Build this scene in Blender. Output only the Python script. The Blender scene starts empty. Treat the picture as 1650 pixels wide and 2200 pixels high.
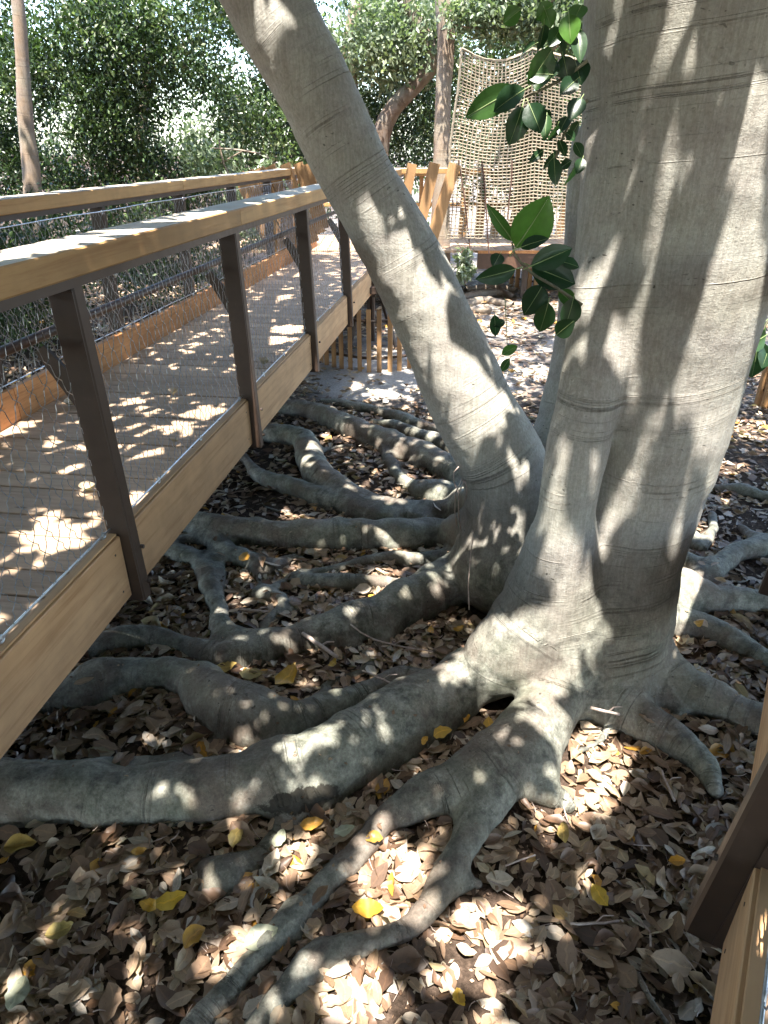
import bpy, math, random
import numpy as np
from mathutils import Vector, Matrix, noise as mnoise

random.seed(7)
rng = np.random.default_rng(11)
SC = bpy.context.scene
COL = SC.collection

# ------------------------------------------------------------------ camera
PITCH = math.radians(28.2); FPX = 1460.0; CH = 2.5
cam = bpy.data.cameras.new('camera'); camo = bpy.data.objects.new('camera', cam); COL.objects.link(camo)
cam.sensor_fit = 'VERTICAL'; cam.sensor_height = 24.0; cam.lens = 24.0*FPX/2200.0
cam.clip_start = 0.05; cam.clip_end = 600
camo.location = (0, 0, CH); camo.rotation_euler = (math.pi/2-PITCH, 0, 0)
SC.camera = camo
# ------------------------------------------------------------------ light
SUN_EL = math.radians(71); SUN_AZ = math.radians(185)      # azimuth clockwise from +Y
S = np.array([math.sin(SUN_AZ)*math.cos(SUN_EL), math.cos(SUN_AZ)*math.cos(SUN_EL), math.sin(SUN_EL)])
w = bpy.data.worlds.new('World'); SC.world = w; w.use_nodes = True
nt = w.node_tree; nt.nodes.clear()
sky = nt.nodes.new('ShaderNodeTexSky'); sky.sky_type = 'NISHITA'; sky.sun_disc = False
sky.sun_elevation = SUN_EL; sky.sun_rotation = SUN_AZ; sky.air_density = 1.0; sky.dust_density = 1.2
bg = nt.nodes.new('ShaderNodeBackground'); bg.inputs[1].default_value = 0.15
wo = nt.nodes.new('ShaderNodeOutputWorld'); nt.links.new(sky.outputs[0], bg.inputs[0]); nt.links.new(bg.outputs[0], wo.inputs[0])
sl = bpy.data.lights.new('sun', 'SUN'); sl.energy = 3.7; sl.angle = math.radians(0.53); sl.color = (1, 0.95, 0.86)
so = bpy.data.objects.new('sun', sl); COL.objects.link(so); so.location = (0, -5, 20)
so.rotation_euler = Vector(S).to_track_quat('Z', 'Y').to_euler()
SC.view_settings.view_transform = 'Standard'; SC.view_settings.look = 'None'
SC.view_settings.exposure = 2.72; SC.view_settings.gamma = 1.0; SC.view_settings.use_curve_mapping = False
SC.cycles.max_bounces = 8; SC.cycles.diffuse_bounces = 5; SC.cycles.transmission_bounces = 4
SC.cycles.sample_clamp_indirect = 6

# ------------------------------------------------------------------ pixel rays used to measure the place
cP, sP = math.cos(PITCH), math.sin(PITCH)
def ray(u, v):
    x = (u-825)/FPX; y = -(v-1100)/FPX
    return np.array([x, cP+y*sP, -sP+y*cP])
def at_z(u, v, z):
    d = ray(u, v); t = (z-CH)/d[2]; return d*t+np.array([0, 0, CH]), t
def at_y(u, v, Y):
    d = ray(u, v); t = Y/d[1]; return d*t+np.array([0, 0, CH]), t

# ------------------------------------------------------------------ object helpers
def link(name, me, mat=None, parent=None):
    o = bpy.data.objects.new(name, me); COL.objects.link(o)
    if mat is not None and me is not None and len(me.materials) == 0: me.materials.append(mat)
    if parent is not None: o.parent = parent
    return o
def tag(o, label=None, cat=None, group=None, kind=None):
    if label: o['label'] = label
    if cat: o['category'] = cat
    if group: o['group'] = group
    if kind: o['kind'] = kind
    return o
def empty(name, loc=(0, 0, 0), rz=0.0):
    o = bpy.data.objects.new(name, None); COL.objects.link(o); o.location = loc; o.rotation_euler = (0, 0, rz)
    o.empty_display_size = 0.1
    return o
def np_mesh(name, V, F, smooth=False, attrs=None):
    """V (n,3), F (m,k) constant k"""
    V = np.asarray(V, np.float32); F = np.asarray(F, np.int32); k = F.shape[1]
    me = bpy.data.meshes.new(name)
    me.vertices.add(len(V)); me.vertices.foreach_set('co', V.ravel())
    me.loops.add(F.size); me.loops.foreach_set('vertex_index', F.ravel())
    me.polygons.add(len(F)); me.polygons.foreach_set('loop_start', np.arange(0, F.size, k, dtype=np.int32))
    me.polygons.foreach_set('loop_total', np.full(len(F), k, np.int32))
    if smooth: me.polygons.foreach_set('use_smooth', np.ones(len(F), bool))
    me.update(calc_edges=True)
    if attrs:
        for nme, arr in attrs.items():
            a = me.attributes.new(nme, 'FLOAT', 'POINT'); a.data.foreach_set('value', np.asarray(arr, np.float32))
    return me

class MB:
    """collects boxes, prisms and tubes into one mesh"""
    def __init__(s): s.v = []; s.f = []
    def add(s, V, F):
        b = len(s.v); s.v += [tuple(map(float, p)) for p in V]; s.f += [tuple(i+b for i in f) for f in F]; return s
    def box(s, x0, x1, y0, y1, z0, z1, bev=0.0, M=None):
        if bev <= 0:
            V = [(x, y, z) for x in (x0, x1) for y in (y0, y1) for z in (z0, z1)]
            F = [(0, 1, 3, 2), (4, 6, 7, 5), (0, 4, 5, 1), (2, 3, 7, 6), (0, 2, 6, 4), (1, 5, 7, 3)]
        else:
            # chamfer along the longest axis only: eight-sided prism
            L = np.argmax([x1-x0, y1-y0, z1-z0]); ax = [0, 1, 2]; ax.remove(L)
            lo = [x0, y0, z0]; hi = [x1, y1, z1]; a, b = ax; c = bev
            P = [(lo[a]+c, lo[b]), (hi[a]-c, lo[b]), (hi[a], lo[b]+c), (hi[a], hi[b]-c), (hi[a]-c, hi[b]), (lo[a]+c, hi[b]), (lo[a], hi[b]-c), (lo[a], lo[b]+c)]
            V = []
            for e in (lo[L], hi[L]):
                for p in P:
                    q = [0, 0, 0]; q[L] = e; q[a] = p[0]; q[b] = p[1]; V.append(q)
            F = [(i, (i+1) % 8, 8+(i+1) % 8, 8+i) for i in range(8)] + [tuple(range(8)), tuple(range(15, 7, -1))]
        if M is not None: V = [M @ Vector(p) for p in V]
        return s.add(V, F)
    def bar(s, a, b, w_, h_, up=(0, 0, 1), bev=0.0):
        a = Vector(a); b = Vector(b); d = (b-a); L = d.length; d.normalize()
        x = d.cross(Vector(up)); x.normalize(); z = x.cross(d)
        M = Matrix((( x.x, d.x, z.x, a.x), (x.y, d.y, z.y, a.y), (x.z, d.z, z.z, a.z), (0, 0, 0, 1)))
        return s.box(-w_/2, w_/2, 0, L, -h_/2, h_/2, bev, M)
    def tube(s, pts, rad, n=6):
        pts = [Vector(p) for p in pts]; R = rad if hasattr(rad, '__len__') else [rad]*len(pts)
        V = []; F = []
        px = None
        for i, p in enumerate(pts):
            d = (pts[min(i+1, len(pts)-1)]-pts[max(i-1, 0)]); d.normalize()
            if px is None:
                px = d.cross(Vector((0, 0, 1)) if abs(d.z) < .9 else Vector((1, 0, 0)))
            px = px - d*px.dot(d); px.normalize(); py = d.cross(px)
            for j in range(n):
                t = 2*math.pi*j/n; V.append(p+(px*math.cos(t)+py*math.sin(t))*R[i])
        for i in range(len(pts)-1):
            for j in range(n):
                F.append((i*n+j, i*n+(j+1) % n, (i+1)*n+(j+1) % n, (i+1)*n+j))
        F += [tuple(range(n-1, -1, -1)), tuple((len(pts)-1)*n+j for j in range(n))]
        return s.add(V, F)
    def build(s, name, mat, parent=None, smooth=False):
        me = bpy.data.meshes.new(name); me.from_pydata(s.v, [], s.f); me.update()
        me.validate()
        if smooth: me.shade_smooth()
        import bmesh
        bm = bmesh.new(); bm.from_mesh(me); bmesh.ops.recalc_face_normals(bm, faces=bm.faces); bm.to_mesh(me); bm.free()
        return link(name, me, mat, parent)

# ------------------------------------------------------------------ materials
class NT:
    def __init__(s, name):
        s.m = bpy.data.materials.new(name); s.m.use_nodes = True; s.t = s.m.node_tree; s.t.nodes.clear()
        s.out = s.n('ShaderNodeOutputMaterial'); s.b = s.n('ShaderNodeBsdfPrincipled'); s.l(s.b.outputs[0], s.out.inputs[0])
    def n(s, ty, **kw):
        nd = s.t.nodes.new(ty)
        for k, v in kw.items(): setattr(nd, k, v)
        return nd
    def l(s, a, b): s.t.links.new(a, b)
    def val(s, sock, v):
        if isinstance(v, (int, float)): sock.default_value = v
        elif isinstance(v, tuple): sock.default_value = v if len(v) != 3 or len(sock.default_value) == 3 else (*v, 1)
        else: s.l(v, sock)
    def obj(s): return s.n('ShaderNodeTexCoord').outputs['Object']
    def mapping(s, vec, scale=(1, 1, 1), loc=(0, 0, 0), rot=(0, 0, 0)):
        m = s.n('ShaderNodeMapping'); s.l(vec, m.inputs[0]); m.inputs['Scale'].default_value = scale; m.inputs['Location'].default_value = loc; m.inputs['Rotation'].default_value = rot
        return m.outputs[0]
    def noise(s, vec, scale=5, detail=4, rough=.55, dist=0, dims='3D', w=None):
        m = s.n('ShaderNodeTexNoise', noise_dimensions=dims)
        if vec is not None: s.l(vec, m.inputs['Vector'])
        if w is not None: s.val(m.inputs['W'], w)
        m.inputs['Scale'].default_value = scale; m.inputs['Detail'].default_value = detail; m.inputs['Roughness'].default_value = rough; m.inputs['Distortion'].default_value = dist
        return m.outputs['Fac']
    def ramp(s, fac, stops, interp='LINEAR'):
        r = s.n('ShaderNodeValToRGB'); r.color_ramp.interpolation = interp; s.l(fac, r.inputs[0])
        el = r.color_ramp.elements
        while len(el) < len(stops): el.new(.5)
        for e, (p, c) in zip(el, stops):
            e.position = p; e.color = (*c, 1) if isinstance(c, tuple) else (c, c, c, 1)
        return r.outputs[0]
    def mix(s, f, a, b, mode='MIX'):
        m = s.n('ShaderNodeMix', data_type='RGBA', blend_type=mode); s.val(m.inputs[0], f); s.val(m.inputs[6], a); s.val(m.inputs[7], b); return m.outputs[2]
    def math(s, op, a, b=0.0, c=None, clamp=False):
        m = s.n('ShaderNodeMath', operation=op, use_clamp=clamp); s.val(m.inputs[0], a); s.val(m.inputs[1], b)
        if c is not None: s.val(m.inputs[2], c)
        return m.outputs[0]
    def attr(s, name): return s.n('ShaderNodeAttribute', attribute_name=name).outputs['Fac']
    def sep(s, v): return s.n('ShaderNodeSeparateXYZ'), v
    def xyz(s, v):
        q = s.n('ShaderNodeSeparateXYZ'); s.l(v, q.inputs[0]); return q.outputs
    def bump(s, h, strength=.3, dist=.01, prev=None):
        b = s.n('ShaderNodeBump'); b.inputs['Strength'].default_value = strength; b.inputs['Distance'].default_value = dist; s.l(h, b.inputs['Height'])
        if prev is not None: s.l(prev, b.inputs['Normal'])
        return b.outputs[0]
    def fin(s, col, rough=.7, normal=None, metal=0.0, spec=.35):
        s.val(s.b.inputs['Base Color'], col); s.val(s.b.inputs['Roughness'], rough); s.b.inputs['Metallic'].default_value = metal
        s.b.inputs['Specular IOR Level'].default_value = spec
        if normal is not None: s.l(normal, s.b.inputs['Normal'])
        return s.m

def leaf_material(name, stops, trans=.3, rough=.45, spec=.5, attr='rnd', vein=False):
    N = NT(name); c = N.ramp(N.attr(attr), stops)
    if vein:
        c = N.mix(N.math('MULTIPLY', N.ramp(N.attr('mid'), [(.06, 1.0), (.14, 0.0)]), .45), c, N.mix(1.0, c, (1.7, 1.6, 1.45), 'MULTIPLY'))
        sp = N.noise(N.obj(), 110, 3, .7); c = N.mix(N.math('MULTIPLY', N.ramp(sp, [(.6, 0.0), (.68, 1.0)]), .5), c, N.mix(1.0, c, (.35, .3, .28), 'MULTIPLY'))
    nz = N.noise(N.obj(), 40, 3)
    c2 = N.mix(N.math('MULTIPLY', N.ramp(nz, [(.35, 0.0), (.75, 1.0)]), .35), c, N.mix(1.0, c, (.45, .42, .38), 'MULTIPLY'))
    N.fin(c2, rough, N.bump(nz, .25, .002), spec=spec)
    if trans > 0:
        tr = N.n('ShaderNodeBsdfTranslucent'); N.l(N.mix(1.0, c2, (1.2, 1.5, .7), 'MULTIPLY'), tr.inputs[0])
        mx = N.n('ShaderNodeMixShader'); mx.inputs[0].default_value = trans
        N.l(N.b.outputs[0], mx.inputs[1]); N.l(tr.outputs[0], mx.inputs[2]); N.l(mx.outputs[0], N.out.inputs[0])
    return N.m

def bark_material(name, trunkc=(.36, .345, .31), rootc=(.18, .182, .155), z0=.2, z1=1.0, scar=None):
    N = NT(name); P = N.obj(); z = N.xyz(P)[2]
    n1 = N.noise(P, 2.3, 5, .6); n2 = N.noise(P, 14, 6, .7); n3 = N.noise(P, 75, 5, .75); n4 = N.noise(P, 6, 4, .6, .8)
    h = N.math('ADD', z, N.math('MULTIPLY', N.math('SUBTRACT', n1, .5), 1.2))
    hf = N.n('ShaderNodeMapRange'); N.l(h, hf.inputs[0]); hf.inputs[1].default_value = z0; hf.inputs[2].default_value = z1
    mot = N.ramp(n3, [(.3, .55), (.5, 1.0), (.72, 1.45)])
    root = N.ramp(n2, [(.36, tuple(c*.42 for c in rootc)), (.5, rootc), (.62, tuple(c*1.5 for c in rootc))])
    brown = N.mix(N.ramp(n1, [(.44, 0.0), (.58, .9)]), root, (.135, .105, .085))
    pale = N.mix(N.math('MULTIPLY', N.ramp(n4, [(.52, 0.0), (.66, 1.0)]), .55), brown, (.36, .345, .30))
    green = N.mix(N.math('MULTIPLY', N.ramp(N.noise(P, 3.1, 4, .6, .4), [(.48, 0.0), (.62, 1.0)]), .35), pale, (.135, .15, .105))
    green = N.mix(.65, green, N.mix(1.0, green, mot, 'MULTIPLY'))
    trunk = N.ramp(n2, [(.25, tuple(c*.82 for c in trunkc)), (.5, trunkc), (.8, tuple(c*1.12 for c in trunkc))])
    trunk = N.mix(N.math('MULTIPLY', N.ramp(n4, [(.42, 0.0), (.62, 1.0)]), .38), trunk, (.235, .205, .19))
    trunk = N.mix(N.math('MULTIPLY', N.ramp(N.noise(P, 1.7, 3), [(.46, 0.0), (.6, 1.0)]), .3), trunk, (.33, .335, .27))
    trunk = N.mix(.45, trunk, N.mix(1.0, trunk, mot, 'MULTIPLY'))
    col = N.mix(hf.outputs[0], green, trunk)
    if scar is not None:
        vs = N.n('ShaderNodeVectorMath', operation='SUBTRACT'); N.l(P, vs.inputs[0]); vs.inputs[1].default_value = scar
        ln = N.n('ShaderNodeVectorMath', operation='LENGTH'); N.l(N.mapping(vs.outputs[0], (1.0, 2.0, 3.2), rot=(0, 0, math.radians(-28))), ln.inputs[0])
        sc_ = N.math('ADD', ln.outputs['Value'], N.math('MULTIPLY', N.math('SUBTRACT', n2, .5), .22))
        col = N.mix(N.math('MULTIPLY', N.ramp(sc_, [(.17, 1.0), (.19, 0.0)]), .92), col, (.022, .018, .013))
    # rings round the limb, from the distance along it
    al = N.attr('along')
    wa = N.math('ADD', al, N.math('MULTIPLY', N.noise(P, .9, 1, .5), .22))
    r1 = N.noise(None, 13, 3, .7, 0, '1D', wa)
    r2 = N.noise(None, 4.5, 2, .5, 0, '1D', wa)
    line = N.ramp(r1, [(.485, 0.0), (.5, 1.0), (.515, 0.0)])
    zone = N.ramp(r2, [(.46, 0.0), (.56, 1.0)])
    brk = N.ramp(N.noise(P, 3.5, 2), [(.42, 0.0), (.58, 1.0)])
    fold = N.math('MULTIPLY', N.math('MULTIPLY', line, zone), brk)
    col = N.mix(N.math('MULTIPLY', fold, .33), col, N.mix(1.0, col, (.42, .36, .32), 'MULTIPLY'))
    # pale scurf, dark pores
    spk = N.ramp(N.noise(P, 95, 3, .7), [(.60, 0.0), (.66, 1.0)])
    spz = N.ramp(N.noise(P, 5, 4, .7), [(.54, 0.0), (.62, 1.0)])
    scf = N.math('MULTIPLY', spk, spz)
    col = N.mix(N.math('MULTIPLY', scf, .6), col, (.42, .39, .32))
    prk = N.math('MULTIPLY', N.ramp(N.noise(N.mapping(P, (1, 1, 2.0)), 42, 1, .4), [(.71, 0.0), (.75, 1.0)]), N.ramp(n1, [(.5, 0.0), (.6, 1.0)]))
    col = N.mix(N.math('MULTIPLY', prk, .8), col, (.04, .035, .03))
    stri = N.noise(N.mapping(P, (1, 1, .06)), 80, 5, .8)
    col = N.mix(N.math('MULTIPLY', N.ramp(stri, [(.44, 1.0), (.54, 0.0)]), .36), col, N.mix(1.0, col, (.6, .54, .5), 'MULTIPLY'))
    fine = N.noise(None, 160, 3, .7, 0, '1D', N.math('ADD', wa, N.math('MULTIPLY', n2, .02)))
    b = N.bump(fold, .9, .010)
    b = N.bump(fine, .13, .005, b)
    b = N.bump(n3, .55, .006, b); b = N.bump(stri, .35, .004, b); b = N.bump(n2, .3, .012, b); b = N.bump(scf, .5, .003, b)
    b = N.bump(prk, -.5, .004, b)
    return N.fin(col, N.ramp(n2, [(.3, .6), (.8, .85)]), b, spec=.3)

def wood_material(name, base, dark, axis=1, sat=1.0, wet=.0, grain=1.0, lit_top=False):
    """boards run along local axis"""
    N = NT(name); P = N.obj()
    oi = N.n('ShaderNodeObjectInfo'); rnd = oi.outputs['Random']
    off = N.n('ShaderNodeVectorMath', operation='ADD'); N.l(P, off.inputs[0])
    cmb = N.n('ShaderNodeCombineXYZ'); 
    for i, k in enumerate((7.3, 13.1, 3.7)): N.l(N.math('MULTIPLY', rnd, k), cmb.inputs[i])
    N.l(cmb.outputs[0], off.inputs[1]); Q = off.outputs[0]
    sc = [1.0, 1.0, 1.0]; sc[axis] = .06
    g = N.noise(N.mapping(Q, tuple(sc)), 45*grain, 5, .65, .3)
    g2 = N.noise(N.mapping(Q, tuple(sc)), 9*grain, 3, .6, .6)
    blot = N.noise(Q, 5, 4, .6)
    c = N.ramp(g, [(.28, dark), (.48, base), (.75, tuple(min(1, k*1.15) for k in base))])
    c = N.mix(N.math('MULTIPLY', N.ramp(g2, [(.5, 0.0), (.66, 1.0)]), .5), c, dark)
    c = N.mix(N.math('MULTIPLY', N.ramp(blot, [(.42, 0.0), (.62, 1.0)]), .35), c, tuple(k*.62 for k in base))
    v = N.n('ShaderNodeTexVoronoi'); N.l(N.mapping(Q, tuple(.3 if i == axis else 1.0 for i in range(3))), v.inputs[0]); v.inputs['Scale'].default_value = 7
    kn = N.ramp(v.outputs['Distance'], [(.045, 1.0), (.09, 0.0)])
    c = N.mix(N.math('MULTIPLY', kn, .7), c, tuple(k*.35 for k in dark))
    tint = N.math('ADD', .82, N.math('MULTIPLY', rnd, .34))
    cm = N.n('ShaderNodeCombineXYZ'); [N.l(tint, cm.inputs[i]) for i in range(3)]
    c = N.mix(1.0, c, cm.outputs[0], 'MULTIPLY')
    b = N.bump(g, .35, .003); b = N.bump(blot, .15, .01, b)
    if lit_top:      # sunlit brightness mixed into the colour of the flat top
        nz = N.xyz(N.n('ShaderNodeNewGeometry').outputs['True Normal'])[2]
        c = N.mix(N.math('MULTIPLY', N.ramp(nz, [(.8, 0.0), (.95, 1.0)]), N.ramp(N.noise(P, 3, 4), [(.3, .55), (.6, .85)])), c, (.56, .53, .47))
    return N.fin(c, .62, b, spec=.3)

def steel_material(name, col, rough=.45):
    N = NT(name); P = N.obj(); n = N.noise(P, 22, 5, .7); n2 = N.noise(P, 3, 3, .6)
    c = N.ramp(n, [(.3, tuple(k*.75 for k in col)), (.6, col), (.85, tuple(k*1.4+.01 for k in col))])
    c = N.mix(N.math('MULTIPLY', N.ramp(n2, [(.45, 0.0), (.7, 1.0)]), .4), c, (.07, .042, .026))
    return N.fin(c, N.ramp(n, [(.3, .38), (.8, .6)]), N.bump(n, .12, .002), metal=0.0, spec=.5)

M = {}
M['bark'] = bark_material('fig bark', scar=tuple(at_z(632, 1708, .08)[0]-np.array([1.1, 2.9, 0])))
M['bark_far'] = bark_material('pale bark', (.27, .20, .145), (.22, .18, .14), -.5, .5)
M['bark_dark'] = bark_material('dark bark', (.12, .08, .055), (.1, .07, .05), -.5, .5)
M['wood'] = wood_material('golden timber', (.50, .30, .155), (.33, .175, .08), 1, grain=.6)
M['wood_rail'] = wood_material('handrail timber', (.47, .275, .115), (.30, .145, .05), 1, grain=.5, lit_top=True)
M['wood_orange'] = wood_material('orange timber', (.46, .215, .085), (.27, .11, .04), 1)
M['wood_v'] = wood_material('upright timber', (.36, .205, .095), (.27, .15, .07), 2)
M['plank'] = wood_material('deck planks', (.47, .335, .23), (.30, .195, .125), 0, grain=.8)
M['steel'] = steel_material('brown painted steel', (.05, .031, .022))
M['pipe'] = steel_material('brown pipe', (.10, .05, .03), .35)
N = NT('stainless cable'); M['cable'] = N.fin(N.ramp(N.noise(N.obj(), 60, 2), [(.3, (.42, .43, .45)), (.7, (.7, .71, .73))]), .32, metal=.9)
N = NT('net wire'); M['netwire'] = N.fin(N.ramp(N.noise(N.obj(), 60, 2), [(.3, (.22, .21, .21)), (.7, (.48, .48, .5))]), .36, metal=.75)
N = NT('rope'); M['rope'] = N.fin(N.ramp(N.noise(N.obj(), 45, 4, .7), [(.3, (.19, .155, .115)), (.7, (.35, .295, .22))]), .9)
N = NT('dark rope'); M['rope_dark'] = N.fin(N.ramp(N.noise(N.obj(), 45, 4, .7), [(.3, (.06, .03, .025)), (.7, (.13, .07, .05))]), .9)
N = NT('aerial roots'); M['aerial'] = N.fin(N.ramp(N.noise(N.obj(), 45, 4, .7), [(.3, (.30, .22, .19)), (.7, (.5, .42, .37))]), .7)

# ground
N = NT('ground'); P = N.obj(); x_, y_, z_ = N.xyz(P)
n1 = N.noise(P, 1.3, 6, .65); n2 = N.noise(P, 38, 5, .7); n3 = N.noise(P, 160, 3, .7)
soil = N.ramp(n2, [(.3, (.028, .02, .015)), (.52, (.065, .045, .034)), (.75, (.15, .105, .08))])
sandc = N.ramp(n2, [(.3, (.25, .23, .21)), (.7, (.44, .40, .36))])
dd = N.math('SQRT', N.math('ADD', N.math('POWER', N.math('MULTIPLY', N.math('SUBTRACT', x_, .2), .55), 2.0), N.math('POWER', N.math('SUBTRACT', y_, 8.3), 2.0)))
sm = N.math('SUBTRACT', 1.25, N.math('ADD', dd, N.math('MULTIPLY', N.math('SUBTRACT', n1, .5), 1.6)), clamp=True)
fm = N.n('ShaderNodeMapRange'); N.l(y_, fm.inputs[0]); fm.inputs[1].default_value = 5.5; fm.inputs[2].default_value = 10
fx = N.n('ShaderNodeMapRange'); N.l(x_, fx.inputs[0]); fx.inputs[1].default_value = -3.2; fx.inputs[2].default_value = -1.2
far = N.math('MULTIPLY', N.math('MULTIPLY', fm.outputs[0], fx.outputs[0]), N.ramp(n1, [(.42, .15), (.58, .8)]))
msk = N.math('MAXIMUM', N.math('MULTIPLY', sm, 2.5, clamp=True), far)
M['ground'] = N.fin(N.mix(msk, soil, sandc), .95, N.bump(n3, .5, .006, N.bump(n2, .8, .02)), spec=.1)

M['litter'] = leaf_material('dry leaves', [(0, (.06, .035, .023)), (.18, (.15, .088, .056)), (.38, (.26, .17, .11)), (.56, (.37, .265, .18)), (.74, (.48, .37, .265)), (.86, (.47, .43, .38)), (.93, (.5, .38, .2)), (.965, (.5, .26, .045)), (1, (.5, .42, .26))], .12, .45, .5, vein=True)
M['leaf_far'] = leaf_material('small evergreen leaves', [(0, (.018, .034, .012)), (.4, (.04, .07, .024)), (.65, (.08, .125, .042)), (.85, (.14, .19, .075)), (1, (.26, .29, .18))], .25, .33, .5)
M['leaf_grey'] = leaf_material('grey green leaves', [(0, (.10, .14, .08)), (.5, (.19, .23, .15)), (1, (.33, .36, .25))], .3, .45, .5)
M['leaf_fig'] = leaf_material('fig leaves', [(0, (.012, .035, .016)), (.5, (.028, .068, .028)), (1, (.085, .19, .035))], .35, .3, .5)
M['leaf_yellow'] = leaf_material('yellow leaves', [(0, (.56, .36, .035)), (.5, (.50, .24, .03)), (.8, (.38, .29, .10)), (1, (.38, .39, .29))], .15, .4, .5, vein=True)
N = NT('twig bark'); M['twig'] = N.fin(N.ramp(N.noise(N.obj(), 45, 4, .7), [(.3, (.12, .12, .08)), (.7, (.24, .22, .15))]), .7)
N = NT('leaf vein'); M['vein'] = N.fin((.25, .32, .14), .5)

# ------------------------------------------------------------------ leaf instancing in one mesh
def leaf_template(nx=4, fold=.18, curl=.25, wid=.46, tip=1.0):
    """unit long leaf along +x, nx cross rows, 3 verts each"""
    V = []; F = []
    for i in range(nx+1):
        t = i/nx; half = wid*.5*math.sin(math.pi*min(1, max(0, t**.85)))**.8 if 0 < i < nx else 0.012
        zc = curl*(t-.5)**2*1.5
        V += [(t-.5, -half, zc+fold*half*1.5), (t-.5, 0, zc), (t-.5, half, zc+fold*half*1.5)]
    for i in range(nx):
        a = i*3
        F += [(a, a+3, a+4, a+1), (a+1, a+4, a+5, a+2)]
    return np.array(V), np.array(F)

def dry_templates(k, nx, fold=.3, curl=.35, wid=.5):
    """k crumpled, lopsided versions of the leaf"""
    o = []
    for i in range(k):
        V, F = leaf_template(nx, fold*random.uniform(-.6, 1.8), curl*random.uniform(-.8, 1.6), wid*random.uniform(.8, 1.2)); V = V.copy()
        for r in range(1, nx):
            for c in (0, 2): V[r*3+c, 1] *= random.uniform(.84, 1.12); V[r*3+c, 2] += random.uniform(-.05, .07); V[r*3+c, 0] += random.uniform(-.02, .02)
            V[r*3+1, 2] += random.uniform(-.03, .03); V[r*3+1, 1] += random.uniform(-.03, .03)
        tw_ = random.uniform(-.5, .5); V[:, 2] += tw_*V[:, 0]*V[:, 1]; bend = random.uniform(-.18, .18); V[:, 1] += bend*V[:, 0]**2*2
        o.append(V)
    return np.array(o), F
KITE = (np.array([(-.5, 0, 0), (.06, -.24, .07), (.5, 0, -.03), (.06, .24, .07)]), np.array([(0, 1, 2), (0, 2, 3)]))
def scatter(name, T, pos, axx, nrm, size, rnd, widths=None, smooth=True, curl=None):
    """place template copies; axx leaf direction, nrm normal"""
    TV, TF = T; n = len(pos)
    axx = axx/np.linalg.norm(axx, axis=1, keepdims=True)
    nrm = nrm-axx*(nrm*axx).sum(1, keepdims=True); nrm /= np.linalg.norm(nrm, axis=1, keepdims=True)+1e-9
    ay = np.cross(nrm, axx)
    wd = np.ones(n) if widths is None else widths
    cz = np.ones(n) if curl is None else curl
    if TV.ndim == 3: TV = TV[rng.integers(0, len(TV), n)]
    else: TV = np.broadcast_to(TV[None], (n,)+TV.shape)
    nv = TV.shape[1]
    V = (pos[:, None, :] + size[:, None, None]*(TV[:, :, 0, None]*axx[:, None, :] + TV[:, :, 1, None]*wd[:, None, None]*ay[:, None, :] + TV[:, :, 2, None]*cz[:, None, None]*nrm[:, None, :]))
    F = (TF[None] + (np.arange(n)*nv)[:, None, None]).reshape(-1, TF.shape[1])
    return np_mesh(name, V.reshape(-1, 3), F, smooth, {'rnd': np.repeat(rnd, nv), 'mid': np.tile(np.tile([1., 0., 1.], nv//3), n) if nv % 3 == 0 else np.ones(n*nv)})

def rand_dirs(n, zbias=0.0, spread=1.0):
    d = rng.normal(size=(n, 3))*np.array([1, 1, spread]); d[:, 2] += zbias
    return d/np.linalg.norm(d, axis=1, keepdims=True)

# ================================================================== GROUND
def gz(x, y):
    return 0.02*np.sin(x*1.7+.4)*np.cos(y*1.3)+.012*np.sin(x*4.1)*np.sin(y*3.7)
nx_, ny_ = 160, 200
gx = np.linspace(-8, 8, nx_); gy = np.linspace(-2, 18, ny_)
X, Y = np.meshgrid(gx, gy, indexing='ij'); Z = gz(X, Y)-.004
edge = np.minimum.reduce([X+8, 8-X, Y+2, 18-Y]); Z = np.where(edge < 1, Z*np.clip(edge, 0, 1), Z)
V = np.stack([X, Y, Z], -1).reshape(-1, 3)
idx = np.arange(nx_*ny_).reshape(nx_, ny_)
F = np.stack([idx[:-1, :-1], idx[1:, :-1], idx[1:, 1:], idx[:-1, 1:]], -1).reshape(-1, 4)
# skirt out to the horizon
b0 = len(V)
V = np.vstack([V, [(-8, -2, -.0), (8, -2, 0), (8, 18, 0), (-8, 18, 0), (-300, -300, 0), (300, -300, 0), (300, 300, 0), (-300, 300, 0)]])
F = np.vstack([F, [(b0+4, b0+5, b0+1, b0), (b0+5, b0+6, b0+2, b0+1), (b0+6, b0+7, b0+3, b0+2), (b0+7, b0+4, b0, b0+3)]])
ground = link('ground', np_mesh('ground', V, F, True), M['ground']); tag(ground, kind='structure')

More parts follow.
